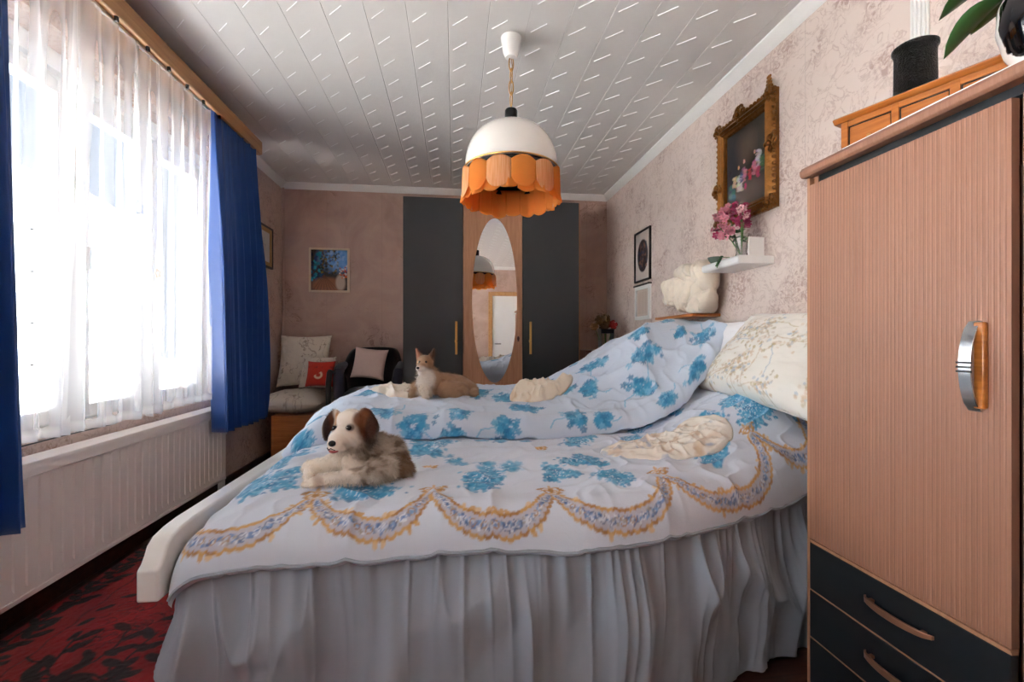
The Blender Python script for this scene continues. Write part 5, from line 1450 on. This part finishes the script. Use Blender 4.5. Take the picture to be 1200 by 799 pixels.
# chrome bow handle with wooden back
hy, hz = .795, H - .052
hb = MB().box((xw - .012, hy - .012, hz - .085), (xw, hy + .008, hz + .09)).build('handle_back', M['honey'], d1, bevel=.003)
pts = [(xw - .004 - .026 * math.sin(PI * k/12) ** .6, hy + .010, hz - .092 + .185 * k/12) for k in range(13)]
vs = []; fs = []
for (x, y, z) in pts:
    vs += [(x, y - .012, z), (x + .004, y - .012, z), (x + .004, y + .012, z), (x, y + .012, z)]
for k in range(12):
    for j in range(4): fs.append((k*4+j, k*4+(j+1) % 4, (k+1)*4+(j+1) % 4, (k+1)*4+j))
MB().add(vs, fs + [(0,1,2,3), (48,49,50,51)]).build('handle', M['chrome'], d1, bevel=.001)
mb = MB()
for k in range(3): mb.box((xw - .033, hy - .003, hz - .012 + k*.009), (xw - .028, hy + .023, hz - .008 + k*.009))
mb.build('handle_ring', M['black'], d1)
MB().box((xw - .002, .746, zd - .0075), (xw + .018, 1.2465, zd - .002)).build('trim_strip', M['beech'], w, bevel=.001)
for k in range(3):
    za, zb = zd - .008 - .1425 * (k + 1), zd - .008 - .1425 * k - .005
    za = max(za, .05)
    d = MB().box((xw, .747, za), (xw + .018, 1.2455, zb)).build('drawer', M['black_lac'], w, bevel=.0015)
    d['label'] = ['upper black drawer', 'middle black drawer', 'lower black drawer'][k]
    MB().box((xw + .002, .747, zb), (xw + .018, 1.2455, zb + .005)).build('edge_strip', M['beech'], d)
    zh = (zb + za) / 2 + .012; yc = .972
    mb = MB()
    n_ = 14; vs = []; fs = []
    for j in range(n_ + 1):
        f = j / n_; y = yc - .085 + .17 * f; s_ = math.sin(PI * f) ** .5
        x = xw - .004 - .024 * s_; hw = .0045 + .0035 * s_
        vs += [(x - .003, y, zh - hw), (x + .004, y, zh - hw), (x + .004, y, zh + hw), (x - .003, y, zh + hw)]
    for j in range(n_):
        for i in range(4): fs.append((j*4+i, j*4+(i+1) % 4, (j+1)*4+(i+1) % 4, (j+1)*4+i))
    mb.add(vs, fs + [(0,1,2,3), tuple(range(n_*4, n_*4+4))])
    mb.box((xw - .010, yc - .07, zh - .004), (xw, yc - .06, zh + .004)); mb.box((xw - .010, yc + .06, zh - .004), (xw, yc + .07, zh + .004))
    mb.build('handle', M['copper'], d, bevel=.001)

# on top of the near wardrobe
o = MB().box((xw - .004, y_n + .05, zc), (XR - .05, ye - .13, zc + .003)).build('paper_sheet', M['white_matt'], smooth=0); tag(o, 'white sheet laid over the top of the near wardrobe', 'sheet')
o = MB().box((xw + .0, .86, zc + .003), (xw + .10, 1.0, zc + .006)).build('envelope', M['white_matt'], smooth=0, rot=None); tag(o, 'white envelope lying at the front edge of the near wardrobe top', 'envelope')
cw = thing('drawer_chest', 'small honey wood drawer chest lying on top of the near wardrobe', 'chest', (1.118, 1.215, zc + .003), (0, 0, R(20)))
# local: -y runs along the front towards the camera, +x into the wall
L_, Dp, Hc = .40, .16, .128
MB().box((.012, -L_ + .01, 0), (Dp, -.01, Hc - .016)).build('case', M['honey'], cw, bevel=.002)
MB().prism([(-.008, Hc - .006), (0.0, Hc), (Dp + .006, Hc), (Dp + .006, Hc - .018), (.004, Hc - .018), (-.002, Hc - .013)], 'y', -L_ - .006, .006).build('top', M['honey'], cw, bevel=.002)
for (ya, yb) in ((-.012, -.030), (-.135, -.152), (-.255, -.275), (-L_ + .028, -L_ + .010)):
    MB().box((.004, yb, 0), (.013, ya, Hc - .018)).build('stile', M['honey'], cw, bevel=.0015)
MB().box((.005, -L_ + .028, Hc - .034), (.013, -.030, Hc - .018)).build('rail', M['honey'], cw, bevel=.0015)
for (ya, yb) in ((-.033, -.132), (-.155, -.252), (-.278, -L_ + .031)):
    d = MB().box((.008, yb, .008), (.02, ya, Hc - .037)).build('drawer', M['honey'], cw, bevel=.002)
    MB().box((.0095, yb - .003, .005), (.0115, ya + .003, Hc - .034)).build('dark_gap', M['dark_frame'], d)
    MB().ball((.005, (ya + yb)/2, .05), (.004, .006, .003), 8, 6).build('knob', M['brass'], d)
ct = zc + .003 + Hc
bv = thing('glittery_vase', 'black glittery cylinder vase standing on the honey wood chest', 'vase', (1.225, 1.075, ct))
M['glit'] = plain('black_glitter', (16, 15, 15), .3, .3, var=.3, vs=200, bs=1.0, bscale=260)
MB().lathe([(0, .003), (.044, 0), (.046, .004), (.045, .105), (.046, .118), (.050, .124), (.050, .131), (.046, .134), (.044, .128), (.041, .118), (.041, .01), (0, .008)], n=40).build('vase_body', M['glit'], bv)
pp = thing('plant_pot', 'round white pot with black blotches at the right end of the wardrobe top', 'pot', (1.170, .735, zc + .003))
m, t, p = nt('black_and_white_glaze'); cc = coord(t)
vd = N(t, 'VectorMath', operation='DISTANCE'); t.links.new(cc, vd.inputs[0]); vd.inputs[1].default_value = (-.087, -.030, .10)
dd = mathn(t, 'ADD', vd.outputs['Value'], mathn(t, 'MULTIPLY', noise(t, cc, 16, 3, .6, .5), .06))
t.links.new(rampn(t, dd, .118, .121, lin4((12, 12, 16)), lin4((236, 234, 230))), p.inputs['Base Color']); p.inputs['Roughness'].default_value = .08; p.inputs['Coat Weight'].default_value = .6
MB().lathe([(0, .002), (.045, 0), (.062, .012), (.084, .05), (.096, .10), (.094, .145), (.078, .185), (.072, .195), (.068, .19), (.074, .18), (.088, .14), (.088, .10), (.05, .02), (0, .015)], n=48).build('pot_body', m, pp)
pl = thing('house_plant', 'green broad-leaved plant growing in the black and white pot', 'plant', (1.170, .735, zc + .15))
q = random.Random(12)
def bleaf(base, d, L_, w_, mat):
    d = Vector(d).normalized(); e = d.cross(Vector((0, 0, 1))).normalized(); up = e.cross(d); base = Vector(base)
    n, m = 9, 5; vs = []; fs = []
    for i in range(n):
        f = i / (n - 1); ww = w_ * math.sin(PI * min(1, f * .96 + .04)) ** .7
        c = base + d * L_ * f + Vector((0, 0, -L_ * .55 * f * f))
        for j in range(m):
            g = (j / (m - 1) - .5) * 2; vs.append(c + e * ww * g + up * abs(g) * ww * .3)
    for i in range(n - 1):
        for j in range(m - 1): fs.append((i*m+j, i*m+j+1, (i+1)*m+j+1, (i+1)*m+j))
    o = MB().add(vs, fs).build('leaf', mat, pl, smooth=60)
    s = o.modifiers.new('t', 'SOLIDIFY'); s.thickness = .001
for (b_, d_, L_, w_) in (((-.03, .07, .09), (-.25, .55, .15), .115, .038), ((-.02, .08, .14), (-.3, .8, .5), .11, .036), ((.0, .07, .05), (.0, 1, .3), .10, .036), ((-.05, .03, .10), (-.8, .3, .5), .10, .032), ((.02, .07, .12), (.4, 1, .9), .11, .036),
                          ((-.02, .09, .05), (-.15, .5, -.1), .10, .036), ((.03, .02, .1), (1, .3, .7), .11, .036), ((0, -.03, .1), (.1, -1, .6), .12, .036), ((-.03, -.02, .1), (-1, -.5, .8), .11, .034), ((.0, .04, .16), (-.1, .6, 1.2), .13, .036)):
    MB().tube([(0, 0, 0), tuple(Vector(b_) * .6 + Vector((0, 0, .01))), b_], .0035, 6).build('stem', M['stem'], pl)
    bleaf(b_, d_, L_, w_, M['leafm'])
